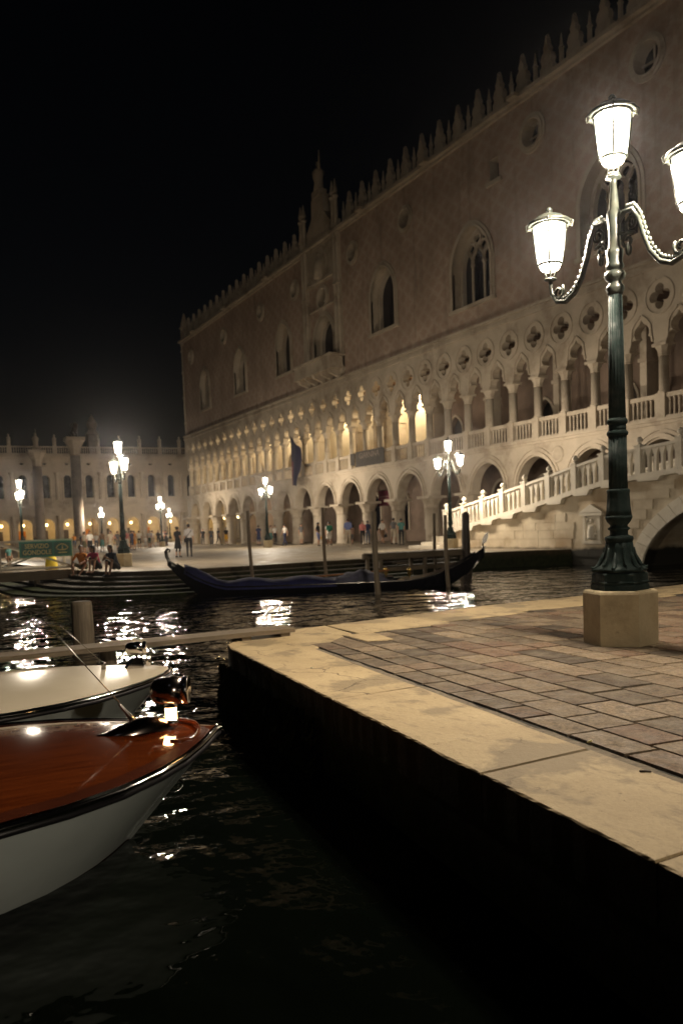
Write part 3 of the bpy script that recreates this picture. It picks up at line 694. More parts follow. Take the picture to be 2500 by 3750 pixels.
# top cornice, merlons, corner turret
mb = MB(); mb.box(P0-.1, P1+.1, -.18, .9, 23.85, 24.0); mb.box(P0-.25, P1+.25, -.42, .9, 24.002, 24.22); mb.build('top_cornice', 'palace_stone', pal)
for x in (4.5, 14.9, 25.6, 43.1, 51.4, 60.0): mb = MB(); mb.box(x-.35, x+.35, -.75, .3, 24.02, 24.2); mb.build('gargoyle', 'palace_stone', pal)
ml = [(-.62, 0), (-.60, .55), (-.42, .70), (-.52, .95), (-.40, 1.2), (-.20, 1.32), (-.26, 1.5), (-.10, 1.72), (0, 2.1)]
mb = MB(); ml = [(x*.8, z) for x, z in ml]; mb.plate(ml+[(-x, z) for x, z in ml[::-1][1:]], [], -.16, .16, 'xz'); mb.ball((0, 0, 2.12), .09, 6); merme = mb.mesh('merlon', 'palace_stone')
mb = MB(); mb.lathe([(.13, 0), (.12, 1.0), (.17, 1.05), (.10, 1.12), (.02, 1.75)], 6, smooth=False); spme = mb.mesh('spike', 'palace_stone')
x = P1-.6
while x > P0:
    if not 33.0 < x < 39.2: put('merlon', merme, pal, (x, .1, 24.22))
    if not 32.6 < x-.975 < 39.6: put('spike', spme, pal, (x-.975, .1, 24.22))
    x -= 1.95
mb = MB(); mb.lathe([(.55, 23.6), (.62, 24.2), (.5, 24.3), (.5, 25.6), (.66, 25.7), (.5, 25.85), (.12, 27.3), (0, 27.5)], 6, (P0+.35, .3, 0), smooth=False); mb.build('corner_turret', 'palace_stone', pal)
mb = MB(); mb.lathe([(.12, 12.9), (.12, 23.8)], 8, (P0, 0, 0))
for z in (14.5, 17.5, 20.5, 23): mb.lathe([(.12, z-.15), (.24, z), (.12, z+.15)], 8, (P0, 0, 0))
mb.build('corner_shaft', 'palace_stone', pal)
# central balcony window tower
tw = MB(); tw.box(33.1, 38.9, -.22, .05, 18.95, 19.0)
for cx in (33.15, 38.75):
    for dx in (-.26, .26): tw.lathe([(.19, 13.2), (.17, 20), (.24, 20.1), (.17, 20.3), (.16, 26.4), (.26, 26.6), (.12, 26.8), (.2, 27.0), (.02, 27.9)], 6, (cx+dx, -.22, 0), smooth=False)
    tw.box(cx-.4, cx+.4, -.16, .1, 13.2, 24.9)
tw.box(33.3, 38.6, -.12, .2, 20.9, 24.6); tw.box(33.2, 38.7, -.3, .2, 21.0, 21.2); tw.box(33.2, 38.7, -.3, .2, 24.0, 24.25)
tw.plate([(33.9, 24.25), (38.0, 24.25), (38.0, 25.2), (37.0, 26.2), (36.9, 27.6), (35.0, 27.6), (34.9, 26.2), (33.9, 25.2)], [], -.25, .4, 'xz')
tower = tw.build('window_tower', 'palace_stone', pal)
mb = MB(); mb.plate([(x+35.9, z) for x, z in [(-1.1, 21.2)]+pointed(1.1, 22.6, 1.2, 8)+[(1.1, 21.2)]], [], -.2, -.1, 'xz'); mb.lathe([(.45, 21.25), (.4, 21.8), (.5, 22.3), (.3, 22.75), (.12, 22.85), (.2, 23.05), (.14, 23.25), (0, 23.3)], 8, (35.9, -.25, 0)); mb.build('niche_figure', 'palace_stone', tower)
mb = MB(); mb.box(35.3, 36.6, -.35, .35, 27.6, 28.1); mb.lathe([(.42, 28.1), (.36, 28.7), (.42, 29.2), (.5, 29.6), (.22, 29.85), (.12, 29.9), (.19, 30.1), (.14, 30.35), (0, 30.4)], 10, (35.95, 0, 0), mod=lambda a, z: 1+.14*math.sin(3*a+z*5)); mb.tube([(36.3, -.1, 29.6), (36.7, -.3, 29.9), (36.75, -.3, 30.9)], [.12, .09, .05], 6); mb.build('crowning_statue', 'palace_stone', tower)
mb = MB(); mb.box(32.7, 39.2, -1.35, 0, 13.55, 13.75); mb.box(32.75, 39.15, -1.3, -1.12, 13.752, 14.55); mb.box(32.75, 32.93, -1.12, 0, 13.752, 14.55); mb.box(38.97, 39.15, -1.12, 0, 13.752, 14.55); mb.box(32.6, 39.3, -1.42, -1.05, 14.552, 14.72); mb.box(32.6, 32.97, -1.05, 0, 14.552, 14.72); mb.box(38.93, 39.3, -1.05, 0, 14.552, 14.72)
for x in (33.2, 34.55, 35.9, 37.25, 38.6): mb.plate([(-.1, 13.55), (-1.2, 13.55), (-1.1, 13.3), (-.5, 13.1), (-.3, 12.96), (-.1, 12.96)], [], x-.18, x+.18, 'yz')
mb.build('balcony', 'palace_stone', pal)
# inner walls, loggia back wall with doors, ceilings
def doors(z0, spec):
    H = []
    for cx, w, h in spec: H.append([(cx+x, z) for x, z in [(-w/2, z0)]+pointed(w/2, z0+h*.62, h*.38 if h*.38 >= w/2 else w/2*1.02, 6)+[(w/2, z0)]])
    return H
dl = [(11, 1.3, 3.2), (19, 1.3, 3.2), (27, 1.3, 3.2), (33.2, 1.4, 3.4), (47.2, 1.6, 3.2), (56.5, 1.5, 3.0), (63, 1.5, 3.0), (69, 1.5, 3.0)]
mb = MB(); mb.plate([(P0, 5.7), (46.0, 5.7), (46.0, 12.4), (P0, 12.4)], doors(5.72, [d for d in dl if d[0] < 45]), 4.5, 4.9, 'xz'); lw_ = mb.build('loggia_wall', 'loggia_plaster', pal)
mb = MB(); mb.plate([(46.0, 5.7), (P1, 5.7), (P1, 12.4), (46.0, 12.4)], doors(5.72, [d for d in dl if d[0] > 45]), 4.5, 4.9, 'xz'); mb.build('loggia_wall', 'portico_wall', pal)  # darker wall material imitates the unlit east part of the loggia
mb = MB(); mb.box(P0, P1, 5.3, 5.4, 5.7, 12.4); mb.build('loggia_dark_room', 'dark_wood', pal)
for cx, w, h in dl:
    mb = MB(); rib(mb, [(x, z) for x, z in [(-w/2, 5.72)]+pointed(w/2, 5.72+h*.62, max(h*.38, w/2*1.02), 6)+[(w/2, 5.72)]], .16, 4.42, 4.52); mb.build('door_surround', 'palace_stone', pal, (cx, 0, 0))
mb = MB(); mb.box(P0, P1, .3, 4.5, 12.3, 12.44)
for i in range(60): x = P0+1+i*1.2; mb.box(x, x+.2, .3, 4.5, 12.1, 12.298)
mb.build('loggia_ceiling', 'ceiling_wood', pal)
gl = [(x, 2.0, 3.9) for x in (9.6, 13.6, 18.0, 22.4, 26.6, 31.0, 35.2, 39.4, 43.6)]
H = []
for cx in (34.0, 38.4, 42.6, 51.0, 55.2, 59.4, 63.6, 67.8): H.append([(cx+x, z) for x, z in [(-.85, .9)]+pointed(.85, 3.0, 1.05, 6)+[(.85, .9)]])
for cx in (46.8,): H.append([(cx+x, z) for x, z in [(-.85, .02)]+pointed(.85, 2.2, .95, 6)+[(.85, .02)]])
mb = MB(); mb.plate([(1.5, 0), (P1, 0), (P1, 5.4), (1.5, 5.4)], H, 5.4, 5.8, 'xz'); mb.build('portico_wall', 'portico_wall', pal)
mb = MB(); mb.box(1.5, P1, 6.0, 6.1, 0, 5.4); mb.build('portico_dark_room', 'dark_glass', pal)
for hh in H:
    mb = MB(); rib(mb, hh, .2, 5.3, 5.42); mb.build('portico_window', 'palace_stone', pal)
mb = MB(); mb.box(.4, P1-.3, .33, 5.4, 5.25, 5.41); mb.build('portico_ceiling', 'ceiling_wood', pal)
mb = MB(); mb.box(P1-.4, P1, .33, 5.4, 0, 12.4); mb.build('end_wall', 'portico_wall', pal)
mb = MB(); mb.box(P0, P1, .9, 30, 12.95, 13.1); mb.box(P0, P1, .9, 30, 23.6, 23.84); mb.build('floor_slab', 'ceiling_wood', pal)
mb = MB(); mb.box(P0, P0+.5, .9, 30, 12.95, 23.85); mb.build('west_upper_wall', 'diaper_wall', pal); mb = MB(); mb.box(P1-.5, P1, .9, 30, 0, 23.85); mb.build('east_wall', 'diaper_wall', pal)
for x in (1, 5.8, 11, 16.4, 21.6, 26.8, 34.3, 37.4, 40.4, 45.6, 52, 58.5, 65):  # piers added to break up the glow along the back wall
    mb = MB(); mb.box(x-.22, x+.22, 3.5, 4.498, 5.7, 12.1); mb.box(x-.3, x+.3, 3.42, 4.498, 9.3, 9.5); mb.build('glow_break_pier', 'palace_stone', pal)
for x, y in ((2.2, 3.2), (7.2, 3.0), (12.2, 3.3)):  # hanging lamps added to warm the west end of the arcade
    mb = MB(); mb.lathe([(0, -.2), (.13, -.16), (.19, 0), (.15, .15), (.05, .2)], 10); mb.tube([(0, 0, .2), (0, 0, 2.2)], .015, 5, 1); g = mb.build('portico_fill_lantern', ['library_globe', 'dark_wood'], pal, (x, y, 3.0)); bulb('portico_fill_bulb', 55, (1.0, .68, .27), g, (0, 0, 0), .12)
# lamps burning inside the loggia
for x, strong in ((3.5, 220), (8.5, 180), (13.5, 480), (19.5, 560), (24.0, 300), (31.6, 900), (36.0, 160), (42.9, 1200)):  # wide shade added over each bulb to keep the ceiling dark
    mb = MB(); mb.lathe([(0, -.12), (.09, -.10), (.12, 0), (.09, .10), (.05, .14)], 8); mb.lathe([(.06, .14), (.06, .40)], 6, mi=1); mb.lathe([(.42, .02), (.40, .10), (.08, .16)], 12, mi=1, caps=False); cl = mb.build('ceiling_lamp', ['ceiling_bulb', 'dark_wood'], pal, (x, 3.55, 11.62)); bulb('ceiling_bulb', strong, (1.0, .80, .50), cl, (0, 0, 0), .08)
# flag, banners
fl = thing('flag', 'dark blue flag drooping from a slanted pole on the palace loggia', 'flag', (32.0, -.25, 6.8))
mb = MB(); mb.tube([(0, 0, -.2), (-.15, -1.3, 2.4)], .035, 6); mb.build('pole', 'dark_wood', fl)
mb = MB(); R = []
for i in range(9):
    t_ = i/8; row = []
    for j in range(7):
        s_ = j/6; w_ = 1.0+1.3*math.sin(PI*min(1, .25+t_*.75))*(.9 if t_ < .62 else .9-(t_-.62)*1.9)
        row.append((-.12+s_*w_, -1.25+.18*math.sin(s_*9+t_*3)*s_, 2.35-t_*4.1+s_*(-1.25+t_*1.1)))
    R.append(row)
mb.rings(R, False, False, False); mb.m = [1 if (k % 6) == 0 and k > 18 else 0 for k in range(len(mb.m))]; mb.build('cloth', ['flag_blue', 'flag_red'], fl)
def text_mesh(s, size, mat, name, parent, T, align='CENTER', extr=.004, offs=0.0):
    cu_ = bpy.data.curves.new(name, 'FONT'); cu_.body = s; cu_.size = size; cu_.align_x = align; cu_.align_y = 'CENTER'; cu_.extrude = extr; cu_.offset = offs; cu_.resolution_u = 3
    o = bpy.data.objects.new(name, cu_); COL.objects.link(o); bpy.context.view_layer.update()
    me = bpy.data.meshes.new_from_object(o.evaluated_get(bpy.context.evaluated_depsgraph_get())); bpy.data.objects.remove(o); me.materials.clear(); me.materials.append(M[mat]); me.transform(T)
    return put(name, me, parent)
RX = Matrix.Rotation(PI/2, 4, 'X')
bn = thing('exhibition_banner', 'dark banner with pale lettering hung on the loggia balustrade', 'banner', (42.9, -.36, 6.38))
mb = MB(); mb.plate([(-1.95, -.58), (2.2, -.58), (2.2, .55), (-1.95, .55)], [], -.02, .02, 'xz'); mb.plate([(-2.75, -.35), (-2.1, -.45), (-2.1, .5), (-2.75, .5)], [], -.02, .02, 'xz'); mb.build('cloth', 'banner_dark', bn)
text_mesh('GIARNINA', .62, 'banner_text', 'lettering', bn, Matrix.Translation((.1, -.03, .2)) @ RX)
rb = thing('arch_banner', 'dark red banner with a pale stripe hanging inside an arcade arch', 'banner', (42.9, .9, 3.3))
mb = MB(); mb.box(-.85, .85, -.02, .02, -.52, .62); mb.build('cloth', 'banner_red', rb); mb = MB(); mb.box(-.7, .7, -.03, -.021, .12, .22); mb.box(-.55, .6, -.03, -.021, -.05, .03); mb.build('stripe', 'banner_pink', rb)
mb = MB(); mb.box(-.85, .85, -.03, .03, .62, .68); mb.tube([(-.8, 0, .65), (-.8, 0, 1.95)], .012, 5); mb.tube([(.8, 0, .65), (.8, 0, 1.95)], .012, 5); mb.build('hanging_rod', 'dark_wood', rb)
# ================================================================ arcaded library across the square
LX = -45.0; BAY = 3.46
lib = thing('library', 'two storey classical arcade building with balustrade roof and lit ground arches', 'building', (LX, 0, 0))
ys = [-2.96+BAY*k for k in range(-9, 9)]
def semi(w, z0, n=8): return [(w*math.cos(PI-PI*i/n), z0+w*math.sin(PI-PI*i/n)) for i in range(n+1)]
low = [(-BAY/2, 0), (-1.08, 0), (-1.08, 3.4)]+semi(1.08, 3.4)[1:-1]+[(1.08, 3.4), (1.08, 0), (BAY/2, 0), (BAY/2, 5.3), (-BAY/2, 5.3)]
mb = MB(); mb.plate(low, [], -.35, .35, 'yz'); rib(mb, [(0, 0)], 0, 0, 0) if False else None
lowme = mb.mesh('arcade_bay', 'library_stone')
up = [(-BAY/2, 6.62), (BAY/2, 6.62), (BAY/2, 14.2), (-BAY/2, 14.2)]
wn = [(-.60, 7.85), (.60, 7.85), (.60, 11.0)]+[(.60*math.cos(PI*i/8), 11.0+.60*math.sin(PI*i/8)) for i in range(1, 8)]+[(-.60, 11.0)]
ov = [(.33*math.cos(2*PI*i/12), 13.38+.17*math.sin(2*PI*i/12)) for i in range(12)]
mb = MB(); mb.plate(up, [wn, ov], -.25, .35, 'yz'); upme = mb.mesh('upper_bay', 'library_stone')
mb = MB(); mb.box(-.42, -.38, -.75, .75, 7.7, 11.8); mb.box(-.42, -.38, -.4, .4, 13.1, 13.6); paneme = mb.mesh('pane', 'dark_glass')
mb = MB(); mb.lathe([(.46, 0), (.46, .3), (.36, .4), (.31, 4.5), (.42, 4.85), (.46, 5.0)], 10); dcol = mb.mesh('half_column', 'library_stone')
mb = MB(); mb.lathe([(.36, 7.6), (.30, 7.7), (.26, 11.4), (.40, 11.9), (.42, 12.0)], 10); icol = mb.mesh('half_column', 'library_stone')
mb = MB(); mb.lathe([(.18, 7.6), (.15, 7.7), (.13, 10.7), (.21, 10.95)], 8, (.32, -.78, 0)); mb.lathe([(.18, 7.6), (.15, 7.7), (.13, 10.7), (.21, 10.95)], 8, (.32, .78, 0)); mb.box(.1, .5, -.95, -.6, 10.95, 11.1); mb.box(.1, .5, .6, .95, 10.95, 11.1); scol = mb.mesh('small_columns', 'library_stone')
mb = MB()
for j in range(7): mb.lathe([(.09, 6.75), (.05, 6.85), (.10, 7.05), (.05, 7.35), (.08, 7.45)], 6, (.42, -.78+.26*j, 0))
mb.box(.28, .56, -1.0, 1.0, 7.45, 7.62); mb.box(.28, .56, -1.0, 1.0, 6.62, 6.74); lbal = mb.mesh('balustrade', 'library_stone')
mb = MB()
for j in range(9): mb.lathe([(.10, 15.1), (.06, 15.2), (.11, 15.5), (.06, 15.9), (.09, 16.0)], 6, (.45, -1.4+.35*j, 0))
mb.box(.28, .62, -1.73, 1.73, 16.0, 16.2); mb.box(.28, .62, -1.73, 1.73, 14.95, 15.1); tbal = mb.mesh('roof_balustrade', 'library_stone')
mb = MB(); mb.box(.2, .7, -.28, .28, 14.952, 16.32); mb.lathe([(.30, 16.32), (.26, 16.8), (.30, 17.2), (.36, 17.5), (.14, 17.72), (.17, 17.9), (.12, 18.08), (0, 18.12)], 8, (.45, 0, 0), mod=lambda a, z: 1+.15*math.sin(2*a+z*4)); stme = mb.mesh('roof_statue', 'library_stone')
mb = MB(); mb.lathe([(0, -.24), (.15, -.19), (.23, 0), (.18, .17), (.06, .24)], 10); gme = mb.mesh('lamp_globe', 'library_globe')
mb = MB(); mb.tube([(0, 0, .24), (0, 0, 1.3)], .02, 5); chme = mb.mesh('lamp_chain', 'dark_wood')
for k, y in enumerate(ys):
    put('arcade_bay', lowme, lib, (0, y, 0)); ub = put('upper_bay', upme, lib, (0, y, 0)); put('pane', paneme, ub)
    put('half_column', dcol, lib, (.45, y-BAY/2, 0)); put('half_column', icol, lib, (.42, y-BAY/2, 0)); put('small_columns', scol, lib, (0, y, 0)); put('balustrade', lbal, lib, (0, y, 0)); put('roof_balustrade', tbal, lib, (0, y, 0))
    if k % 2 == 0 or k > 9: put('roof_statue', stme, lib, (0, y-BAY/2, 0))
    g = put('lamp_globe', gme, lib, (-1.6, y+.1*math.sin(k*3), 3.55)); put('lamp_chain', chme, g); bulb('globe_bulb', 60, (1.0, .66, .25), g, (0, 0, 0), .12)
Y0, Y1 = ys[0]-BAY/2, ys[-1]+BAY/2
def lb(nm, *bx, mat='library_stone'):
    mb = MB()
    for b in bx: mb.box(*b)
    return mb.build(nm, mat, lib)
lb('frieze', (-.3, .55, Y0, Y1, 5.3, 5.5), (-.3, .42, Y0, Y1, 5.502, 6.25), (-.3, .85, Y0, Y1, 6.252, 6.62))
lb('upper_frieze', (.3, .5, Y0, Y1, 12.02, 12.3), (.3, .45, Y0, Y1, 12.302, 12.6)); lb('roof_cornice', (-.3, .7, Y0, Y1, 14.2, 14.45), (-.3, 1.05, Y0, Y1, 14.452, 14.9))
lb('arcade_back_wall', (-5.2, -5.0, Y0, Y1, 0, 5.3), mat='loggia_plaster'); lb('arcade_ceiling', (-5, -.35, Y0, Y1, 5.0, 5.2), mat='loggia_plaster'); lb('upper_room', (-3, -2.8, Y0, Y1, 6, 14), mat='dark_wood'); lb('roof', (-8, .3, Y0, Y1, 14.5, 14.7))
for k, y in enumerate(ys):
    mb = MB(); w = 1.1+(k*37 % 5)*.08; mb.box(-4.98, -4.9, y-w/2, y+w/2, 0, 2.7); mb.build('shop_door', 'dark_wood' if k % 3 else 'cloth_orange', lib)

# ---------------- two granite columns of the square
def granite_column(x, y, htop, r, label):
    t_ = thing('granite_column', label, 'column', (x, y, 0), 0, 'monumental columns on the square')
    mb = MB()
    for i in range(3): mb.lathe([(2.6-.45*i, .28*i), (2.6-.45*i, .28*i+.28)], 8, smooth=False, ph=PI/8)
    mb.build('stepped_base', 'palace_stone', t_)
    hc = htop-2.4; mb = MB(); mb.lathe([(r*1.25, .84), (r*1.3, 1.1), (r*1.05, 1.3), (r, 1.5), (r*.93, hc)], 20); mb.build('shaft', 'granite', t_)
    mb = MB(); mb.lathe([(r*.98, hc), (r*1.05, hc+.15), (r*1.0, hc+.3), (r*1.15, hc+1.0), (r*1.75, hc+1.75), (r*2.05, hc+2.0)], 8, ph=PI/8, smooth=False); mb.box(-r*1.75, r*1.75, -r*1.75, r*1.75, hc+2.0, hc+2.4); mb.build('capital', 'library_stone', t_)
    return t_, htop, r
c1, h1, r1 = granite_column(-19.6, -9.66, 14.75, .70, 'tall granite column carrying a winged lion, nearer of the two')
mb = MB(); mb.tube([(-1.2, 0, .7), (-.5, 0, .8), (.4, 0, .85), (1.0, 0, 1.1), (1.3, 0, 1.35)], [.35, .42, .42, .4, .3], 8); mb.ball((1.45, 0, 1.5), .36, 8)
for x in (-1.0, .7):
    for y in (-.22, .22): mb.tube([(x, y, .7), (x+.1, y, 0)], [.16, .12], 6)
mb.plate([(.3, 1.1), (-.2, 1.4), (-1.3, 2.1), (-1.5, 1.9), (-.6, 1.0)], [], -.2, .2, 'xz'); mb.tube([(-1.4, 0, .8), (-1.9, 0, .6), (-2.1, 0, 1.0)], .08, 6)
o = mb.build('winged_lion', 'dark_wood', c1, (0, 0, h1+.02)); 
c2, h2, r2 = granite_column(-38.6, -11.9, 14.9, .72, 'tall granite column with a saint statue, farther left by the library')
mb = MB(); mb.box(-.6, .6, -.6, .6, 0, .3); mb.lathe([(.42, .3), (.36, 1.0), (.45, 1.6), (.5, 1.9), (.2, 2.2), (.2, 2.45), (.14, 2.65), (0, 2.7)], 8); mb.tube([(.5, 0, 0.3), (.5, 0, 3.2)], .04, 5); mb.build('saint_statue', 'library_stone', c2, (0, 0, h2+.02))
# dark bell tower beyond the library roof
bt = thing('roof_pinnacle', 'dim slender stone pinnacle rising behind the library roof', 'pinnacle', (-49.5, -1.0, 0))
mb = MB(); mb.box(-.9, .9, -.9, .9, 0, 18.6); mb.build('shaft', 'granite', bt); mb = MB(); mb.lathe([(1.0, 18.6), (1.15, 18.8), (.7, 19.6), (.9, 20.6), (.55, 21.4), (.1, 22.2)], 8, smooth=False); mb.build('cap', 'granite', bt)

# ================================================================ lamp posts
EY = 1.288; K = 1.042
def Zp(z): return EY+(z-EY)*K
def make_lamp():
    L = thing('lamp_post', 'x', 'lamp post')
    # hexagonal stone plinth
    mb = MB(); mb.lathe([(.365, 0), (.365, .518), (.355, .54), (.34, .55)], 6, ph=math.radians(-18), smooth=False); mb.build('plinth', 'plinth_stone', L)
    mb = MB(); mb.lathe([(.285, .552), (.285, .60), (.272, .615), (.285, .63), (.272, .645), (.272, .71), (.262, .722), (.235, .73)], 6, ph=math.radians(-18), smooth=False); mb.build('base', 'green_iron', L)
    lobes = lambda a, z: 1+(.20*max(0, math.cos(6*a))*max(0, (.84-z)/.12)+.03*math.cos(24*a) if z < .84 else .035*math.cos(12*a)+.02*math.cos(24*a+z*40))
    mb = MB(); mb.lathe([(.225, .735), (.250, .755), (.232, .772), (.195, .80), (.168, .84), (.150, .90), (.138, .97), (.132, 1.03)], 96, mod=lobes)
    for k in range(6):
        a = PI/3*k; ca, sa = math.cos(a), math.sin(a)
        mb.tube([(.15*ca, .15*sa, .93), (.185*ca, .185*sa, .855), (.215*ca, .215*sa, .79), (.26*ca, .26*sa, .765), (.288*ca, .288*sa, .785)], [.012, .020, .026, .022, .008], 8)
        a += PI/6; ca, sa = math.cos(a), math.sin(a); mb.tube([(.146*ca, .146*sa, .98), (.165*ca, .165*sa, .88), (.205*ca, .205*sa, .81), (.24*ca, .24*sa, .80)], [.008, .014, .016, .006], 8)
    mb.lathe([(.128, 1.028), (.135, 1.05), (.142, 1.07), (.135, 1.09), (.10, 1.10), (.088, 1.11), (.088, 1.15), (.108, 1.165), (.108, 1.175), (.086, 1.19), (.084, 1.205), (.115, 1.24), (.13, 1.275), (.131, 1.30)], 32, mod=lambda a, z: 1+.03*math.cos(20*a))
    mb.lathe([(.128, 1.30), (.116, 1.36), (.107, 1.45), (.105, 1.52), (.112, 1.55), (.105, 1.57)], 48, mod=lambda a, z: 1+.05*math.cos(8*a)*math.sin((z-1.3)*11)); mb.build('leafy_foot', 'green_iron', L)
    fl_ = lambda a, z: 1-.085*abs(math.cos(8*a))**3
    rg = lambda z, r: [(r-.012, z-.03), (r, z-.018), (r+.006, z), (r, z+.018), (r-.012, z+.03)]
    mb = MB(); mb.lathe([(.094, 1.57), (.09, 2.10)], 64, mod=fl_); mb.lathe(rg(2.13, .1), 24); mb.lathe([(.087, 2.15), (.084, 2.22)], 24); mb.lathe(rg(2.25, .098), 24)
    mb.lathe([(.086, 2.27), (.068, 3.50)], 64, mod=fl_); mb.build('fluted_shaft', 'green_iron', L)
    mb = MB(); mb.lathe([(.07, 3.50), (.078, 3.53), (.090, 3.555), (.088, 3.58), (.066, 3.61), (.064, 3.635), (.09, 3.655), (.105, 3.69), (.092, 3.725), (.066, 3.74)], 32, mod=lambda a, z: 1+(.04*math.cos(12*a) if 3.63 < z < 3.73 else 0))
    mb.lathe([(.066, 3.74), (.09, 3.77), (.088, 3.79), (.075, 3.82), (.085, 3.9), (.088, 3.935), (.06, 3.96), (.055, 4.1), (.066, 4.22), (.072, 4.30), (.05, 4.33), (.043, 4.42), (.028, 4.58), (.03, 4.62), (.055, 4.63), (.078, 4.64), (.074, 4.65), (.03, 4.655)], 20); mb.build('hub', 'pale_iron', L)
    # S-shaped arms
    for s in (-1, 1):
        key = [(.05, 4.18), (.13, 4.27), (.24, 4.26), (.32, 4.14), (.37, 3.98), (.45, 3.80), (.56, 3.67), (.69, 3.615), (.82, 3.645), (.90, 3.75), (.92, 3.89)]
        mb = MB(); mb.tube([(s*a, 0, z) for a, z in key], [.024, .027, .028, .029, .030, .030, .030, .028, .026, .024, .023], 8)
        for i, (a, z) in enumerate(key[1:8]):        # leaves riding on the arm
            b = key[i+2]
            for t_ in (.25, .6, .9):
                px, pz = a+(b[0]-a)*t_, z+(b[1]-z)*t_; mb.ball((s*(px+.014), 0, pz+.036), .027, 6, sc=(1.2, .7, 1.2))
        sp = [(.79+.085*(1-i/14)*math.cos(i*.75+2.4), 3.74+.085*(1-i/14)*math.sin(i*.75+2.4)) for i in range(12)]; mb.tube([(s*a, 0, z) for a, z in sp], .017, 5)
        sp = [(.22+.09*(1-i/14)*math.cos(-i*.75-1.2), 4.13+.10*(1-i/14)*math.sin(-i*.75-1.2)) for i in range(12)]; mb.tube([(s*a, 0, z) for a, z in sp], .018, 5)
        sp = [(.17+.08*(1-i/14)*math.cos(i*.75+1.0), 3.98+.08*(1-i/14)*math.sin(i*.75+1.0)) for i in range(12)]; mb.tube([(s*a, 0, z) for a, z in sp], .018, 5)
        mb.ball((s*.18, 0, 3.90), .045, 6, sc=(.8, .8, 1.6)); mb.tube([(s*.07, 0, 4.08), (s*.2, 0, 4.06)], .014, 5)
        mb.build('arm', 'pale_iron', L)
    def lantern(x, z):
        mb = MB()
        mb.lathe([(.025, 0), (.06, .005), (.078, .018), (.075, .03), (.03, .036)], 16)
        for k in range(4):
            a = PI/4+PI/2*k; ca, sa = math.cos(a), math.sin(a)
            mb.tube([(.035*ca, .035*sa, .03), (.055*ca, .055*sa, .08), (.072*ca, .072*sa, .14), (.145*ca, .145*sa, .205), (.203*ca, .203*sa, .70)], [.011, .010, .010, .012, .012], 6)
        mb.lathe([(.138, .195), (.150, .205), (.150, .222), (.138, .232), (.138, .195)], 24, caps=False); mb.lathe([(.192, .685), (.206, .695), (.206, .715), (.19, .72), (.192, .685)], 24, caps=False)
        o = mb.build('lantern', 'pale_iron', L, (x, 0, z)); o.scale = (.88, .88, .84)
        mb = MB(); mb.lathe([(.140, .22), (.192, .70)], 20, caps=False); mb.lathe([(.085, .13), (.118, .165), (.136, .20)], 16, mi=1, caps=False); g = mb.build('glass', ['lantern_glass', 'lantern_bowl'], o); bulb('lantern_bulb', LANTERN_W, LAMP_COL, o, (0, 0, .54), .07)
        mb = MB(); mb.lathe([(.20, .72), (.262, .705), (.264, .735), (.252, .75), (.18, .785), (.165, .788), (.160, .815), (.10, .84), (.05, .85), (.03, .858), (.026, .868), (.04, .885), (.043, .905), (.026, .93), (.004, .945)], 24); mb.build('lid', 'pale_iron', o)
        for k in range(4):
            a = PI/4+PI/2*k; mb = MB(); mb.tube([(.205*math.cos(a), .205*math.sin(a), .70), (.275*math.cos(a), .275*math.sin(a), .665), (.285*math.cos(a), .285*math.sin(a), .735), (.25*math.cos(a), .25*math.sin(a), .76)], .010, 5); mb.build('bracket', 'pale_iron', o)
    lantern(0, 4.65); lantern(.92, 3.89); lantern(-.92, 3.89)
    return L
lamp0 = make_lamp()
spots = [((89.76, -24.74), 'tall green three lantern lamp post on the near paving'),
         ((60.6, -22.85), 'lamp post behind the people seated on the steps'),
         ((63.05, -7.65), 'lamp post at the foot of the stone bridge'),
         ((38.3, -6.73), 'lamp post before the middle arches of the palace'),
         ((37.3, -24.0), 'leftmost lamp post, standing behind the green gondola sign'),
         ((10.0, -6.8), 'lamp post near the left corner of the palace'),
         ((-19.0, -6.8), 'small distant lamp post in front of the lit library arches'),
         ((-31.0, 6.2), 'most distant lamp post, right before the library, by the palace corner'),
         ((109.0, -27.2), 'lamp post on the near quay behind the viewer')]
for i, ((x, y), lab) in enumerate(spots):
    o = lamp0 if i == 0 else copy_tree(lamp0)
    o.location = (x, y, 0); o['label'] = lab; o['group'] = 'three lantern lamp posts along the waterfront'
mb = MB(); mb.lathe([(.30, 0), (.34, .1), (.30, .16), (.40, .5), (.46, .62), (.44, .68), (.36, .68), (.34, .6), (0, .58)], 16); o = mb.build('stone_planter', 'bridge_stone', None, (14.5, -5.4, 0)); tag(o, 'round white stone planter beside the lamp near the palace corner', 'planter')
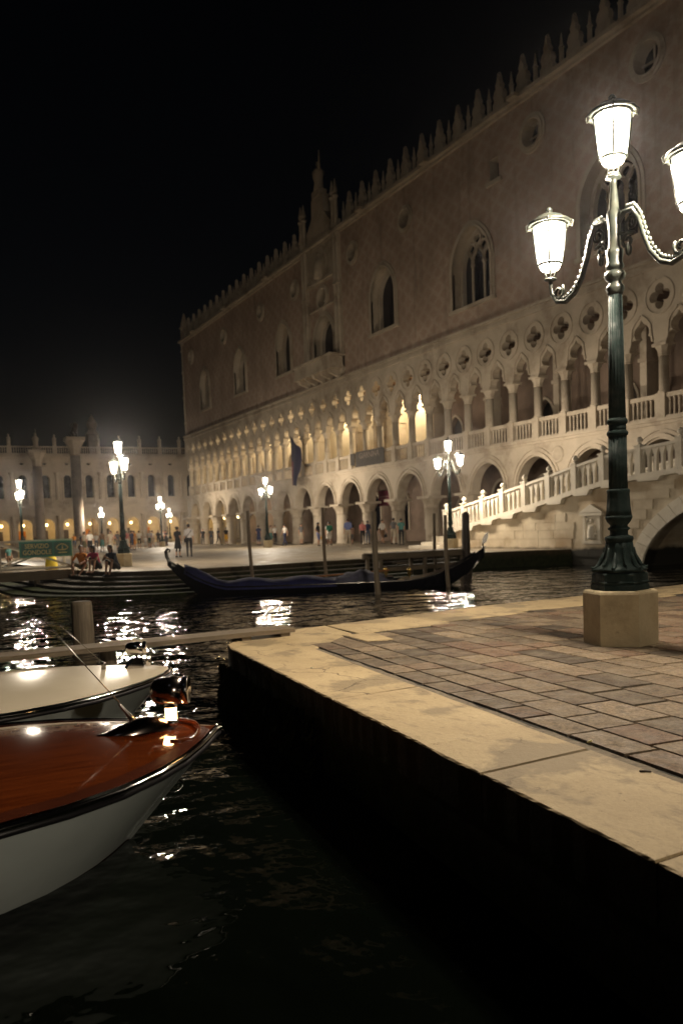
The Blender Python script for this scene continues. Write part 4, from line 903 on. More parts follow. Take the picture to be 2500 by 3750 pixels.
# ================================================================ motor boats
def interp(tab, d):
    for (a, x), (b, y) in zip(tab[:-1], tab[1:]):
        if a <= d <= b: return x+(y-x)*(d-a)/(b-a)
    return tab[-1][1] if d > tab[-1][0] else tab[0][1]
def motor_boat(name, label, tip, rz, hb, deckmat, wide_rail, zs):
    """bow at the local origin, stern towards -y; hb = deck half breadth by distance from the bow"""
    B = thing(name, label, 'motor boat', tip, rz)
    D = [0, .03, .08, .15, .25, .4, .6, .85, 1.15, 1.5, 2, 2.7, 3.5, 4.5, 5.5, 6.5, 7.5]
    wz = WATER_Z-tip[2]
    def half(d): return interp(hb, d)
    def sheer(d): return -.0-.022*d+.0012*d*d
    R = []; n = 9
    for d in D:
        h = half(d); g = sheer(d)-.03; ring = []
        for side in (1, -1):
            rowp = []
            for i in range(n):
                t_ = i/(n-1); z = g+(wz-.35-g)*t_
                ov = .95*(t_**.9)*max(0, 1-d/3.2)          # rake of the stem
                hh = half(max(0, d-ov*.0)) if False else h
                w = hh*(1-.30*t_-.32*t_*t_)*(1-.35*t_*max(0, 1-d/1.6)) if d > 0 else 0
                rowp.append((side*max(w, .012), -d-ov*(1-min(1, d/4)), z))
            ring.append(rowp)
        R.append(ring[0]+ring[1][::-1])
    mb = MB(); mb.rings(R, False, True, True); 
    mb.m = [1 if sum(mb.v[i][2] for i in f)/len(f) < wz+.02 else 0 for f in mb.f]
    mb.build('hull', ['white_hull', 'antifouling'], B)
    # cambered deck
    R = []; m = 13
    for d in D[1:]:
        h = half(d)-.015; R.append([(h*(-1+2*j/(m-1)), -d, sheer(d)+.02+.085*(h/1.15)*(1-(-1+2*j/(m-1))**2)) for j in range(m)])
    mb = MB(); mb.rings(R, False, False, False); mb.add([(0, 0, sheer(0)+.02)]+R[0], [(0, j+1, j+2) for j in range(m-1)], 0, True); mb.build('deck', deckmat, B)
    # covering board and rubbing strake
    for s in (1, -1):
        pts = [(s*(half(d)+.004), -d, sheer(d)) for d in D[1:]]; pts = [(0, .012, sheer(0))]+pts
        mb = MB(); mb.tube([(x+s*.008, y, z-.026) for x, y, z in pts], .023, 8); st = mb.build('rubbing_strake', 'black_rubber', B)
        mb = MB(); mb.tube([(x+s*.022, y+(.01 if i == 0 else 0), z+.004) for i, (x, y, z) in enumerate(pts)], .0165, 8); mb.build('chrome_strip', 'chrome', st)
        if wide_rail:
            mb = MB(); a = [(s*(half(d)-.004), -d, sheer(d)+.026) for d in D[2:]]; b = [(s*(half(d)-.075), -d-.03, sheer(d)+.046) for d in D[2:]]; k = len(a)
            mb.add(a+b, [(i, i+1, k+i+1, k+i) for i in range(k-1)], 0, True); mb.build('covering_board', 'dark_mahogany', B)
    # bow eye
    mb = MB(); ring = [(.0, -.315+.07*math.cos(a), -.34+.045*math.sin(a)) for a in [2*PI*i/14 for i in range(15)]]; mb.tube(ring, .0075, 6); mb.build('bow_eye', 'chrome', B)
    # low cabin further aft, outside the view of the bow
    mb = MB(); mb.add([(-.95, -3.4, .0), (.95, -3.4, .0), (1.0, -6.6, .0), (-1.0, -6.6, .0), (-.75, -4.1, .75), (.75, -4.1, .75), (.8, -6.4, .75), (-.8, -6.4, .75)], [(0, 1, 5, 4), (1, 2, 6, 5), (2, 3, 7, 6), (3, 0, 4, 7), (4, 5, 6, 7)]); mb.build('cabin', 'dark_mahogany' if wide_rail else 'white_gelcoat', B)
    return B
HB1 = [(0, 0), (.03, .05), (.08, .13), (.15, .24), (.25, .38), (.4, .57), (.6, .76), (.85, .94), (1.15, 1.07), (1.5, 1.15), (2, 1.20), (2.7, 1.22), (7.5, 1.1)]
b1 = motor_boat('motor_boat', 'varnished mahogany motor boat bow with white hull and lit bow lamp', (90.58, -29.40, -.03), 0, HB1, 'mahogany', True, 0)
# raised wooden coaming, bow lamp fairing, lamp, searchlight, aerial
def searchlight(parent, x, y, z, r, L, az, mat, stem, rim):
    T = Matrix.Translation((x, y, z)) @ Matrix.Rotation(az, 4, 'Z') @ Matrix.Rotation(PI/2, 4, 'Y')
    mb = MB(); mb.lathe([(0, -L*.5), (r*.55, -L*.48), (r*.85, -L*.38), (r*.98, -L*.2), (r, 0), (r, L*.34)], 24, T=T); o = mb.build('searchlight', mat, parent)
    mb = MB(); mb.lathe([(r, L*.34), (r*1.04, L*.35), (r*1.04, L*.49), (r*.98, L*.5), (r*.9, L*.46), (0, L*.44)], 24, T=T); mb.build('rim', rim, o)
    mb = MB(); mb.lathe([(.018, stem), (.018, -r*.9)], 10, (x, y, z)); mb.build('stem', mat, o)
    return o
mb = MB(); R = []
for i in range(13):
    t_ = i/12; y = -.78+t_*.50; w = .095*math.sin(PI*min(.97, max(.03, t_**.85)))**.55; hgt = .085*math.sin(PI*min(.97, max(.02, t_**1.5)))**.75
    R.append([(w*math.cos(PI*j/10), y, .06+max(.012, hgt)*math.sin(PI*j/10)) for j in range(11)])
mb.rings(R, False, True, True); fair = mb.build('lamp_fairing', 'dark_chrome', b1)
mb = MB(); mb.lathe([(.037, .105), (.037, .185)], 16, (-.0, -.30, 0)); mb.build('bow_light', 'navigation_glass', b1)
mb = MB(); mb.lathe([(.046, .07), (.048, .085), (.042, .105)], 16, (0, -.30, 0)); mb.lathe([(.042, .185), (.045, .195), (.0, .205)], 16, (0, -.30, 0)); mb.build('bow_light_rim', 'chrome', b1)
searchlight(b1, .0, -.30, .295, .090, .25, 1.10, 'dark_chrome', -.13, 'chrome')
mb = MB(); mb.lathe([(.02, 0), (.018, .07), (.012, .10), (.010, .16), (.0035, .18)], 10, T=Matrix.Translation((-.06, -.52, .10)) @ Matrix.Rotation(.62, 4, 'X')); mb.tube([(-.06, -.62, .25), (-.03, -1.08, .86)], [.0045, .0022], 6); mb.build('aerial', 'silver_trim', b1)
mb = MB(); pts = [(.33*math.sin(a), -.34+.20*math.cos(a), .055-.02*abs(math.sin(a))) for a in [-1.9+3.8*i/16 for i in range(17)]]; mb.tube(pts, .016, 6); mb.build('toe_rail', 'mahogany', b1)
HB2 = [(0, 0), (.03, .13), (.08, .22), (.15, .32), (.25, .44), (.4, .58), (.6, .74), (.85, .90), (1.15, 1.02), (1.5, 1.09), (2, 1.12), (7.5, 1.05)]
b2 = motor_boat('motor_boat', 'white motor boat bow with cream deck moored behind the mahogany one', (88.02, -28.98, -.02), 0, HB2, 'cream_deck', False, 0)
searchlight(b2, .0, -.30, .235, .062, .20, 1.25, 'chrome', -.09, 'chrome')
mb = MB(); mb.lathe([(.03, .06), (.032, .11), (.028, .13), (.0, .132)], 12, (.02, -.20, 0)); mb.build('bow_light', 'chrome', b2)
mb = MB(); mb.plate([(-.42, .045), (-.24, .05), (-.26, .15), (-.33, .15)], [], -.05, .05, 'yz'); mb.build('searchlight_foot', 'chrome', b2)
mb = MB(); mb.lathe([(.022, .06), (.02, .12), (.012, .13)], 10, (-.05, -.60, 0)); mb.tube([(-.05, -.60, .12), (-.02, -1.06, .60)], [.005, .0024], 6); mb.build('aerial', 'silver_trim', b2)

# ================================================================ plank walkway, mooring post
pw = thing('plank_walkway', 'weathered grey plank walkway reaching out from the quay corner', 'walkway', (86.62, -27.05, 0))
mb = MB(); R = []
for i in range(15):
    y = -.0-.62*i; R.append([(-.19, y, .045), (.19, y, .045), (.195, y, .10), (-.195, y, .10)])
mb.rings(R, True, True, True, smooth=False); mb.build('plank', 'grey_wood_y', pw)
for y, h in ((-.12, .045), (-.62, -.10)):
    mb = MB(); mb.box(-.17, .17, y-.06, y+.06, .004 if y > -.3 else -.55, .045); mb.build('support_block', 'grey_wood_y', pw)
for y in (-2.2, -5.2, -8.0):
    mb = MB(); mb.lathe([(.10, -2.6), (.09, .04)], 10, (0, y, 0)); mb.build('pile', 'grey_wood_z', pw)
mb = MB(); mb.lathe([(.185, -3.0), (.18, -.3), (.175, .1), (.165, .165), (.14, .175)], 24, mod=lambda a, z: 1+.05*math.sin(3*a+z)+.03*math.sin(7*a)+(-.12 if abs(a-5.5) < .12 else 0)); mb.add([(.14*math.cos(2*PI*i/16), .14*math.sin(2*PI*i/16), .176) for i in range(16)], [tuple(range(16))])
o = mb.build('mooring_post', 'grey_wood_z', None, (81.0, -28.46, 0)); tag(o, 'thick weathered wooden mooring post behind the plank walkway', 'post')

# ================================================================ gondola
G0 = Vector((70.3, -23.8)); G1 = Vector((75.0, -14.95)); gl_ = (G1-G0).length; gd = (G1-G0).normalized()
gon = thing('gondola', 'black gondola with blue canvas cover moored along the far quay', 'gondola', (G0.x, G0.y, 0), math.atan2(gd.y, gd.x))
# local x runs from the scrolled end to the iron-bladed end
NS = 34
def gw(s): return .68*max(.02, math.sin(PI*min(1, max(0, (s-.02)/.96))))**.75
def gz(s): return -.42+.95*max(0, (.20-s)/.20)**1.7+.92*max(0, (s-.74)/.26)**1.9
def gk(s): return -.95+1.25*max(0, (.14-s)/.14)**1.4+1.15*max(0, (s-.82)/.18)**1.5
R = []
for i in range(NS+1):
    s = i/NS; w = gw(s); zt, zb = gz(s), min(gk(s), gz(s)-.10); row = []
    for j in range(9):
        a = PI*j/8; row.append((s*gl_, w*math.cos(a)*(1-.25*math.sin(a)), zt+(zb-zt)*math.sin(a)**.8))
    R.append(row)
mb = MB(); mb.rings(R, False, True, True); mb.build('hull', 'black_lacquer', gon)
mb = MB(); R = [[(s*gl_, -gw(s)*.96, gz(s)-.06), (s*gl_, 0, gz(s)+(.07 if s < .3 or s > .72 else -.16)), (s*gl_, gw(s)*.96, gz(s)-.06)] for s in [i/NS for i in range(1, NS)]]; mb.rings(R, False, False, False); mb.build('deck', 'black_lacquer', gon)
for sd in (1, -1):
    mb = MB(); mb.tube([(s*gl_, sd*(gw(s)+.01), gz(s)-.012) for s in [.06+.9*i/28 for i in range(29)]], .026, 6); mb.build('gunwale', 'silver_trim' if sd < 0 else 'black_lacquer', gon)
mb = MB(); R = []          # canvas over the scrolled end
for i in range(15):
    s = .055+i*.034; w = gw(s)+.03; R.append([(s*gl_+.03*math.sin(i*2+j), w*math.cos(PI*j/10)*1.0, gz(s)-.10+(.30+.06*math.sin(i*1.3))*math.sin(PI*j/10)**.7) for j in range(11)])
mb.rings(R, False, True, True); mb.build('canvas_cover', 'blue_canvas', gon)
mb = MB(); sp = [(.02+.0*i, 0, 0) for i in range(2)]
mb.tube([(.34, 0, .12), (.10, 0, .34), (-.02, 0, .58), (-.04, 0, .74), (.03, 0, .82), (.10, 0, .78), (.08, 0, .72), (.04, 0, .74)], [.07, .06, .05, .045, .04, .03, .022, .015], 8); sc_ = mb.build('scroll_end', 'black_lacquer', gon)
mb = MB(); mb.tube([(.42, -.03, .10), (.17, -.05, .33), (.045, -.045, .58), (.02, -.03, .74)], .013, 6); mb.build('silver_strip', 'silver_trim', sc_)
mb = MB(); mb.plate([(gl_-.02, .72), (gl_+.07, .78), (gl_+.13, .94), (gl_+.14, 1.10), (gl_+.02, 1.02), (gl_-.06, .88), (gl_-.07, .74)], [], -.014, .014, 'xz', T=Matrix.Translation((0, 0, -.12)))
mb.tube([(gl_-.045, 0, .62), (gl_-.05, 0, .40), (gl_-.14, 0, .14), (gl_-.34, 0, -.12), (gl_-.62, 0, -.36)], [.026, .024, .022, .02, .016], 6)
for k in range(5): mb.box(gl_-.05, gl_+.06-.012*k, -.01, .01, .50-.055*k, .525-.055*k)
mb.build('iron_blade', 'silver_trim', gon)
mb = MB(); mb.tube([(3.6, .30, -.30), (7.0, .10, -.12)], .03, 6); mb.build('oar', 'oar_wood', gon)
mb = MB(); R = []
for i in range(9):
    s = .52+i*.022; R.append([(s*gl_+.05*math.sin(j*2+i), .50*math.cos(PI*j/8), -.44+(.30*math.sin(PI*i/8)+.06+.06*math.sin(i*2.3+j))*math.sin(PI*j/8)**.6) for j in range(9)])
mb.rings(R, False, True, True); mb.build('folded_canvas', 'grey_canvas', gon)
for x, y in ((6.9, .25), (7.6, -.35)):
    mb = MB(); mb.lathe([(.02, -.35), (.03, -.28), (.07, -.22), (.04, -.15), (.08, -.10), (.02, -.02)], 8, (x, y, 0)); mb.build('brass_ornament', 'brass', gon)
mb = MB(); mb.box(6.4, 7.1, -.35, .35, -.52, -.30); mb.build('seat', 'black_lacquer', gon)

# ================================================================ mooring poles and gondola jetty
def pole(x0, y0, x1, y1, zt, r, label, mat='pale_pole', bulb=False):
    n = 9; P = []; Rr = []
    for i in range(n+1):
        t_ = i/n; P.append((x0*(1-t_)+x1*t_-x0+.02*math.sin(t_*7), y0*(1-t_)+y1*t_-y0+.02*math.cos(t_*5), -2.4+(zt+2.4)*t_)); Rr.append(r*(1.1-.25*t_)*(1+.06*math.sin(i*2.1)))
    if bulb: P += [(P[-1][0], P[-1][1], zt+.05), (P[-1][0], P[-1][1], zt+.09)]; Rr += [r*.6, r*.2]
    mb = MB(); mb.tube(P, Rr, 10); o = mb.build('mooring_pole', mat, None, (x0, y0, 0)); tag(o, label, 'mooring pole', 'mooring poles in the canal'); return o
pole(70.75, -21.0, 70.6, -21.15, 1.95, .062, 'thin pale mooring pole rising from the blue covered gondola end')
pole(70.55, -18.25, 70.5, -18.35, 2.0, .065, 'thin crooked mooring pole just right of the gondola middle')
pole(75.6, -19.2, 75.5, -19.25, 1.72, .088, 'thick dark mooring pole standing in front of the gondola', 'grey_wood_z')
pole(75.2, -16.45, 75.1, -16.5, 1.55, .066, 'grey mooring pole before the wooden jetty, nearer the gondola blade', 'grey_wood_z')
pole(69.55, -13.0, 69.5, -13.05, 1.7, .07, 'grey mooring pole rising behind the wooden jetty', 'grey_wood_z')
pole(69.2, -15.5, 69.2, -15.5, 1.6, .06, 'slim dark pole at the left end of the jetty', 'grey_wood_z')
pole(70.55, -12.25, 70.5, -12.3, 1.62, .17, 'stout round topped black pile at the bridge end of the jetty', 'dark_wood', True)
jt = thing('gondola_jetty', 'low wooden gondola jetty with heavy beams beside the palace quay', 'jetty', (70.0, -14.1, 0))
for y in (-1.9, 0, 1.7):
    for x in (-.6, .35): mb = MB(); mb.lathe([(.09, -2.3), (.08, .1)], 8, (x, y, 0)); mb.build('leg', 'grey_wood_z', jt)
mb = MB(); mb.box(.28, .42, -2.05, 1.95, .08, .27); mb.build('front_beam', 'grey_wood_y', jt); mb = MB(); mb.box(-.75, -.62, -2.05, 1.95, .08, .27); mb.build('rear_beam', 'grey_wood_y', jt)
mb = MB(); mb.box(.30, .40, -2.05, 1.95, -.36, -.22); mb.build('lower_beam', 'grey_wood_y', jt)
for i in range(14): mb = MB(); y = -2.0+i*.28; mb.box(-.72, .40, y, y+.255, .272, .305); mb.build('deck_board', 'grey_wood_y', jt)
for y in (-1.2, .6): mb = MB(); mb.box(.0, .32, y, y+.5, -.12, -.07); mb.build('tread', 'grey_wood_y', jt)

# ================================================================ gondola pier with railing and sign
pr = thing('gondola_pier', 'pale wooden pier with crossed white railing at the left edge', 'pier', (61.2, -25.0, 0))
for i in range(30): mb = MB(); y = -.25-i*.28; mb.box(-1.0, 1.0, y-.26, y, .02, .06); mb.build('deck_board', 'grey_wood_y', pr)
mb = MB(); mb.box(.88, 1.02, -8.6, -.1, -.30, .018); mb.build('fascia', 'grey_wood_y', pr); mb = MB(); mb.box(-1.0, -.86, -8.6, -.1, -.30, .018); mb.build('fascia', 'grey_wood_y', pr)
for y in (-1.6, -4.4, -7.2):
    for x in (-.8, .8): mb = MB(); mb.lathe([(.1, -3), (.1, 0)], 8, (x, y, 0)); mb.build('pile', 'grey_wood_z', pr)
for x in (.9, -.9):
    for y in (-.25, -2.9, -5.6, -8.3): mb = MB(); mb.box(x-.045, x+.045, y-.045, y+.045, .06, 1.27); mb.build('rail_post', 'white_rail', pr)
    for a, b in ((-.25, -2.9), (-2.9, -5.6), (-5.6, -8.3)):
        mb = MB(); mb.bar((x, a-.04, 1.22), (x, b+.04, 1.22), .07, .09); mb.build('top_rail', 'white_rail', pr)
        mb = MB(); mb.bar((x, a-.05, .16), (x, b+.05, .16), .06, .08); mb.build('bottom_rail', 'white_rail', pr)
        mb = MB(); mb.bar((x+.015, a-.05, .2), (x+.015, b+.05, 1.17), .03, .075); mb.build('cross_brace', 'white_rail', pr); mb = MB(); mb.bar((x-.02, a-.05, 1.17), (x-.02, b+.05, .2), .03, .075); mb.build('cross_brace', 'white_rail', pr)
sg = thing('gondola_sign', 'green board reading SERVIZIO GONDOLE with gold letters on the railing', 'sign', (62.22, -26.23, .89))
mb = MB(); mb.box(-.02, .02, -.97, .97, -.30, .31); mb.build('board', 'sign_green', sg); mb = MB(); mb.box(.021, .026, .30, .90, -.24, .25); mb.box(.021, .026, -.90, .24, -.24, .25); mb.build('panel', 'sign_dark', sg)
RS = Matrix.Rotation(PI/2, 4, 'Z') @ RX
text_mesh('SERVIZIO', .225, 'sign_gold', 'lettering', sg, Matrix.Translation((.03, -.33, .125)) @ RS @ Matrix.Diagonal((.96, 1.1, 1, 1)), offs=.003)
text_mesh('GONDOLE', .225, 'sign_gold', 'lettering', sg, Matrix.Translation((.03, -.33, -.115)) @ RS @ Matrix.Diagonal((.96, 1.1, 1, 1)), offs=.003)
mb = MB()
for i in range(9):        # arched small lettering, a gondola outline, a lower line
    a = PI*(.12+.76*i/8); mb.box(-.004, .004, -.022, .022, -.02, .02, 0, Matrix.Translation((.03, .60-.22*math.cos(a), -.02+.20*math.sin(a))))
mb.plate([(.38, .03), (.41, -.02), (.5, -.06), (.7, -.06), (.79, -.02), (.84, .06), (.78, .0), (.68, -.025), (.5, -.025), (.42, 0)], [], .026, .032, 'yz')
mb.box(.026, .032, .60, .63, -.02, .10); mb.ball((.03, .615, .12), .018, 6); mb.box(.026, .032, .45, .77, -.17, -.13)
mb.build('emblem', 'sign_gold', sg)
bp = thing('yellow_bag', 'bright yellow bag standing behind the pier railing under the sign', 'bag', (61.5, -25.95, .06), .3)
mb = MB(); R = []
for i in range(9):
    t_ = i/8; w = .26*(1-.55*t_**3); d_ = .17*(1-.6*t_**3); R.append([(d_*math.cos(2*PI*j/12), w*math.sin(2*PI*j/12), .62*t_) for j in range(12)])
mb.rings(R); mb.build('sack', 'yellow_plastic', bp); mb = MB(); mb.tube([(0, -.1, .6), (0, -.07, .7), (0, .07, .7), (0, .1, .6)], .012, 6); mb.build('handle', 'yellow_plastic', bp)
mb = MB(); mb.lathe([(.045, 0), (.05, .10), (.042, .12), (.042, .17), (0, .175)], 10); o = mb.build('red_cup', 'cloth_orange', None, (63.2, -24.55, .005)); tag(o, 'small red cup on the top step between the seated people', 'cup')
# ================================================================ people
SK, TOP, BOT, SHIN, SHOE, SLV = range(6)
def J(**kw): return {k: Vector(v) for k, v in kw.items()}
def mirror(a): return [(-x, y, z) for x, y, z in a]
def make_body(name, spine, head, arms, legs, skirt=None, fore=SK, look=0.0, vox=.013):
    """spine: pelvis->chest points; arms: (shoulder, elbow, wrist) x2; legs: (hip, knee, ankle, toe) x2; facing -y"""
    mb = MB(); bones = []
    def seg(a, b, ra, rb, m):
        a, b = Vector(a), Vector(b); mb.tube([a, a.lerp(b, .5), b], [ra, (ra+rb)/2, rb], 12); mb.ball(a, ra, 12); mb.ball(b, rb, 12); bones.append((a, b, ra, rb, m))
    sp = [Vector(q) for q in spine]; prof = [(.158, .112), (.172, .120), (.145, .102), (.155, .105), (.175, .118), (.178, .108), (.10, .075)]
    R = []; n = 14
    for i, (ax, ay) in enumerate(prof):
        t_ = i/(len(prof)-1)*(len(sp)-1); k = min(int(t_), len(sp)-2); q = sp[k].lerp(sp[k+1], t_-k)
        d = (sp[min(k+1, len(sp)-1)]-sp[k]).normalized(); fwd = Vector((0, -1, 0)); fwd = (fwd-d*fwd.dot(d)).normalized(); sd = d.cross(fwd)
        R.append([q+sd*ax*math.cos(2*PI*j/n)+fwd*ay*math.sin(2*PI*j/n) for j in range(n)])
        if i: bones.append((prev, q, min(ax, ay)*1.15, min(ax, ay)*1.15, TOP if i > 1 else BOT))
        prev = q
    mb.rings(R)
    for a, b, w in arms:
        a, b, w = Vector(a), Vector(b), Vector(w)
        seg(sp[-1].lerp(a, .45), a, .06, .058, TOP); mid = a.lerp(b, .55); seg(a, mid, .055, .048, TOP); seg(mid, b, .046, .040, SLV); seg(b, w, .040, .027, fore)
        d = (w-b).normalized(); up = Vector((1, 0, 0)) if abs(d.x) < .8 else Vector((0, 0, 1)); s = d.cross(up).normalized()
        pal_ = w+d*.075; seg(w, pal_, .027, .032, SK)
        for f in range(4):
            o = s*(.027-.018*f); k1 = pal_+o+d*.045; seg(pal_+o*.9, k1, .0105, .010, SK); k2 = k1+d*(.022-.004*abs(f-1))+up.cross(s)*0+Vector((0, -.014, -.006)); seg(k1, k2, .010, .0085, SK)
        seg(w+d*.02+s*.02, w+d*.055+s*.055, .012, .010, SK); seg(w+d*.055+s*.055, w+d*.085+s*.058, .010, .009, SK)
    for h, k, a, t_ in legs:
        h, k, a, t_ = map(Vector, (h, k, a, t_)); mid = h.lerp(k, .72)
        seg(h, mid, .088, .066, BOT); seg(mid, k, .064, .055, SHIN if skirt is None and False else BOT); c_ = k.lerp(a, .35)+Vector((0, .012, 0)); seg(k, c_, .052, .054, SHIN); seg(c_, a, .053, .036, SHIN); seg(a+Vector((0, .03, -.03)), t_, .038, .030, SHOE); seg(a, a+Vector((0, .02, -.03)), .037, .038, SHOE)
    if skirt:
        z0, z1, r0, r1, y_ = skirt; mb.lathe([(r0, z0), (r0*1.12, z0*.7+z1*.3), (r1, z1), (r1*.9, z1-.005)], 20, (0, y_, 0)); bones.append((Vector((0, y_, z0)), Vector((0, y_, z1)), r0, r1, BOT))
    hd = Vector(head); nk = sp[-1]
    seg(nk-Vector((0, 0, .02)), hd-Vector((0, 0, .08)), .052, .050, SK)
    T = Matrix.Translation(hd) @ Matrix.Rotation(look, 4, 'Z')
    mb.ball((0, 0, .02), .1, 16, sc=(.78, .95, 1.08), T=T); mb.ball((0, -.028, -.055), .062, 12, sc=(.86, 1, 1), T=T)
    mb.tube([T @ Vector((0, -.088, .022)), T @ Vector((0, -.116, -.022))], [.011, .017], 8); 
    for s in (-1, 1): mb.ball((s*.080, .008, .0), .022, 8, sc=(.5, .9, 1.5), T=T); mb.ball((s*.032, -.088, .040), .017, 8, sc=(1.4, .7, .6), T=T)
    mb.ball((0, -.092, -.052), .014, 8, sc=(1.7, .8, .6), T=T)
    bones.append((hd, hd, .11, .11, SK))
    me = bpy.data.meshes.new(name); me.from_pydata(mb.v, [], mb.f); o = bpy.data.objects.new(name, me); COL.objects.link(o)
    md = o.modifiers.new('r', 'REMESH'); md.mode = 'VOXEL'; md.voxel_size = vox; sm = o.modifiers.new('s', 'SMOOTH'); sm.iterations = 3; sm.factor = .5
    bpy.context.view_layer.update()
    out = bpy.data.meshes.new_from_object(o.evaluated_get(bpy.context.evaluated_depsgraph_get())); bpy.data.objects.remove(o)
    out.name = name; nf = len(out.polygons); C = np.empty(nf*3); out.polygons.foreach_get('center', C); C = C.reshape(-1, 3); best = np.full(nf, 9.0); mi = np.zeros(nf, int)
    for a, b, ra, rb, m in bones:
        a, b = np.array(a), np.array(b); d = b-a; L = d@d
        t_ = np.clip(((C-a)@d)/L, 0, 1) if L > 1e-9 else np.zeros(nf)
        dist = np.linalg.norm(C-a-t_[:, None]*d, axis=1)-(ra+(rb-ra)*t_); s = dist < best; best[s] = dist[s]; mi[s] = m
    out.materials.clear()
    for k in range(6): out.materials.append(M['skin'])
    out.polygons.foreach_set('material_index', mi.astype(np.int32)); out.polygons.foreach_set('use_smooth', np.ones(nf, bool)); out.update()
    return out, hd, look
SPN = [(0, 0, .86), (0, 0, 1.0), (0, .01, 1.15), (0, .01, 1.32), (0, .005, 1.44)]
def legs_(fr, bk, w=.095):
    """fr/bk: forward (-y) offset of right and left ankle"""
    out = []
    for sx_, f in ((-1, fr), (1, bk)):
        lift = .05 if f > .12 else 0
        out.append(((sx_*w, 0, .90), (sx_*w*1.05, f*.35+(-.04), .49+lift*.3), (sx_*w*1.05, f+.02, .085+lift), (sx_*w*1.25, f-.15, .035+lift*.2)))
    return out
def arm(sx_, e, w): return ((sx_*.175, .005, 1.40), (sx_*e[0], e[1], e[2]), (sx_*w[0], w[1], w[2]))
HEAD = (0, -.02, 1.60)
BOD = {}
BOD['stand'] = make_body('body', SPN, HEAD, [arm(-1, (.225, .04, 1.12), (.235, -.03, .87)), arm(1, (.225, .04, 1.12), (.24, -.04, .87))], legs_(-.02, .02))
BOD['walk'] = make_body('body', SPN, HEAD, [arm(-1, (.22, .12, 1.13), (.22, .10, .88)), arm(1, (.22, -.03, 1.12), (.21, -.20, .92))], legs_(-.26, .24), look=.2)
BOD['stride'] = make_body('body', SPN, HEAD, [arm(-1, (.22, -.05, 1.12), (.20, -.22, .95)), arm(1, (.22, .12, 1.13), (.23, .12, .88))], legs_(.22, -.24), look=-.4)
BOD['hip'] = make_body('body', SPN, (0, -.02, 1.60), [arm(-1, (.33, .08, 1.18), (.20, -.06, 1.02)), arm(1, (.22, .0, 1.12), (.16, -.25, 1.16))], legs_(-.05, .05, .12), look=.5)
BOD['phone'] = make_body('body', SPN, (0, -.06, 1.585), [arm(-1, (.21, -.05, 1.13), (.08, -.28, 1.18)), arm(1, (.21, -.05, 1.13), (.09, -.28, 1.20))], legs_(.0, .03), look=.1)
BOD['dress'] = make_body('body', SPN, HEAD, [arm(-1, (.215, .05, 1.13), (.23, -.02, .88)), arm(1, (.215, .0, 1.12), (.19, -.2, 1.0))], legs_(-.06, .08, .075), skirt=(1.0, .50, .14, .215, 0), look=-.3)
BOD['skirt'] = make_body('body', SPN, HEAD, [arm(-1, (.215, .08, 1.13), (.22, .04, .88)), arm(1, (.215, .02, 1.12), (.23, -.06, .88))], legs_(-.16, .16, .075), skirt=(.98, .58, .15, .22, 0), look=.3)
def hair(kind):
    mb = MB()
    if kind == 'short': mb.ball((0, .018, .045), .104, 14, sc=(.84, .98, .98))
    elif kind == 'bun': mb.ball((0, .020, .045), .106, 14, sc=(.85, .98, .98)); mb.ball((0, .11, .10), .045, 10)
    else:
        mb.ball((0, .022, .045), .108, 14, sc=(.88, 1.0, 1.0)); R = []
        for i in range(7):
            z = .06-i*.065; w = .098-.012*abs(i-2); R.append([(w*math.cos(2*PI*j/12)*(1+.06*math.sin(j*3+i)), .052+.004*i+(.05-.004*i)*math.sin(2*PI*j/12), z) for j in range(12)])
        mb.rings(R)
    mb.f = [f for f in mb.f]
    return mb.mesh('hair', 'hair_dark')
HAIR = {k: hair(k) for k in ('short', 'bun', 'long')}
def person(x, y, pose, face, label, top, bot, shin='skin', slv='skin', shoe='black', hr='short', skin='skin', z=0.0, s=1.0, group='people on the quay', hairmat='hair_dark', bag=None):
    me, hd, lk = BOD[pose]
    o = put('person', me, None, (x, y, z), math.radians(face), (s, s, s)); tag(o, label, 'person', group)
    g = lambda k: M[k if k.startswith('skin') else 'cloth_'+k]
    for i, k in enumerate((skin, top, bot, skin if shin == 'skin' else shin, shoe, skin if slv == 'skin' else slv)):
        o.material_slots[i].link = 'OBJECT'; o.material_slots[i].material = g(k)
    h = put('hair', HAIR[hr], o, hd, lk); h.material_slots[0].link = 'OBJECT'; h.material_slots[0].material = M[hairmat]
    if bag:
        mb = MB()
        if bag[0] == 'strap':
            mb.tube([(-.17, 0, 1.43), (-.10, -.13, 1.33), (.05, -.135, 1.1), (.19, -.02, .95), (.17, .1, 1.0), (0, .13, 1.2), (-.14, .09, 1.4), (-.17, 0, 1.43)], .018, 6); mb.box(.17, .25, -.10, .10, .78, .98)
        elif bag[0] == 'hand':
            R = [[(.25+w*.5*math.cos(2*PI*j/10), -.04+w*math.sin(2*PI*j/10), zz) for j in range(10)] for zz, w in ((.48, .13), (.52, .15), (.66, .13), (.70, .10))]; mb.rings(R); mb.tube([(.25, -.1, .7), (.245, -.06, .82), (.245, .0, .82), (.25, .06, .7)], .01, 5)
        else:
            R = [[(.14*math.cos(2*PI*j/12), .18+.09*math.sin(2*PI*j/12), zz) if abs(zz-1.12) < .2 else (.10*math.cos(2*PI*j/12), .17+.06*math.sin(2*PI*j/12), zz) for j in range(12)] for zz in (.90, .96, 1.1, 1.28, 1.36, 1.40)]; mb.rings(R)
        mb.build('bag', 'cloth_'+bag[1], o)
    return o
A, B_ = 66, 246      # facing the viewer / facing away
person(51.6, -17.75, 'dress', 220, 'woman in a knee length dark dress beside the man with a shoulder strap', 'black', 'black', hr='bun', s=.97)
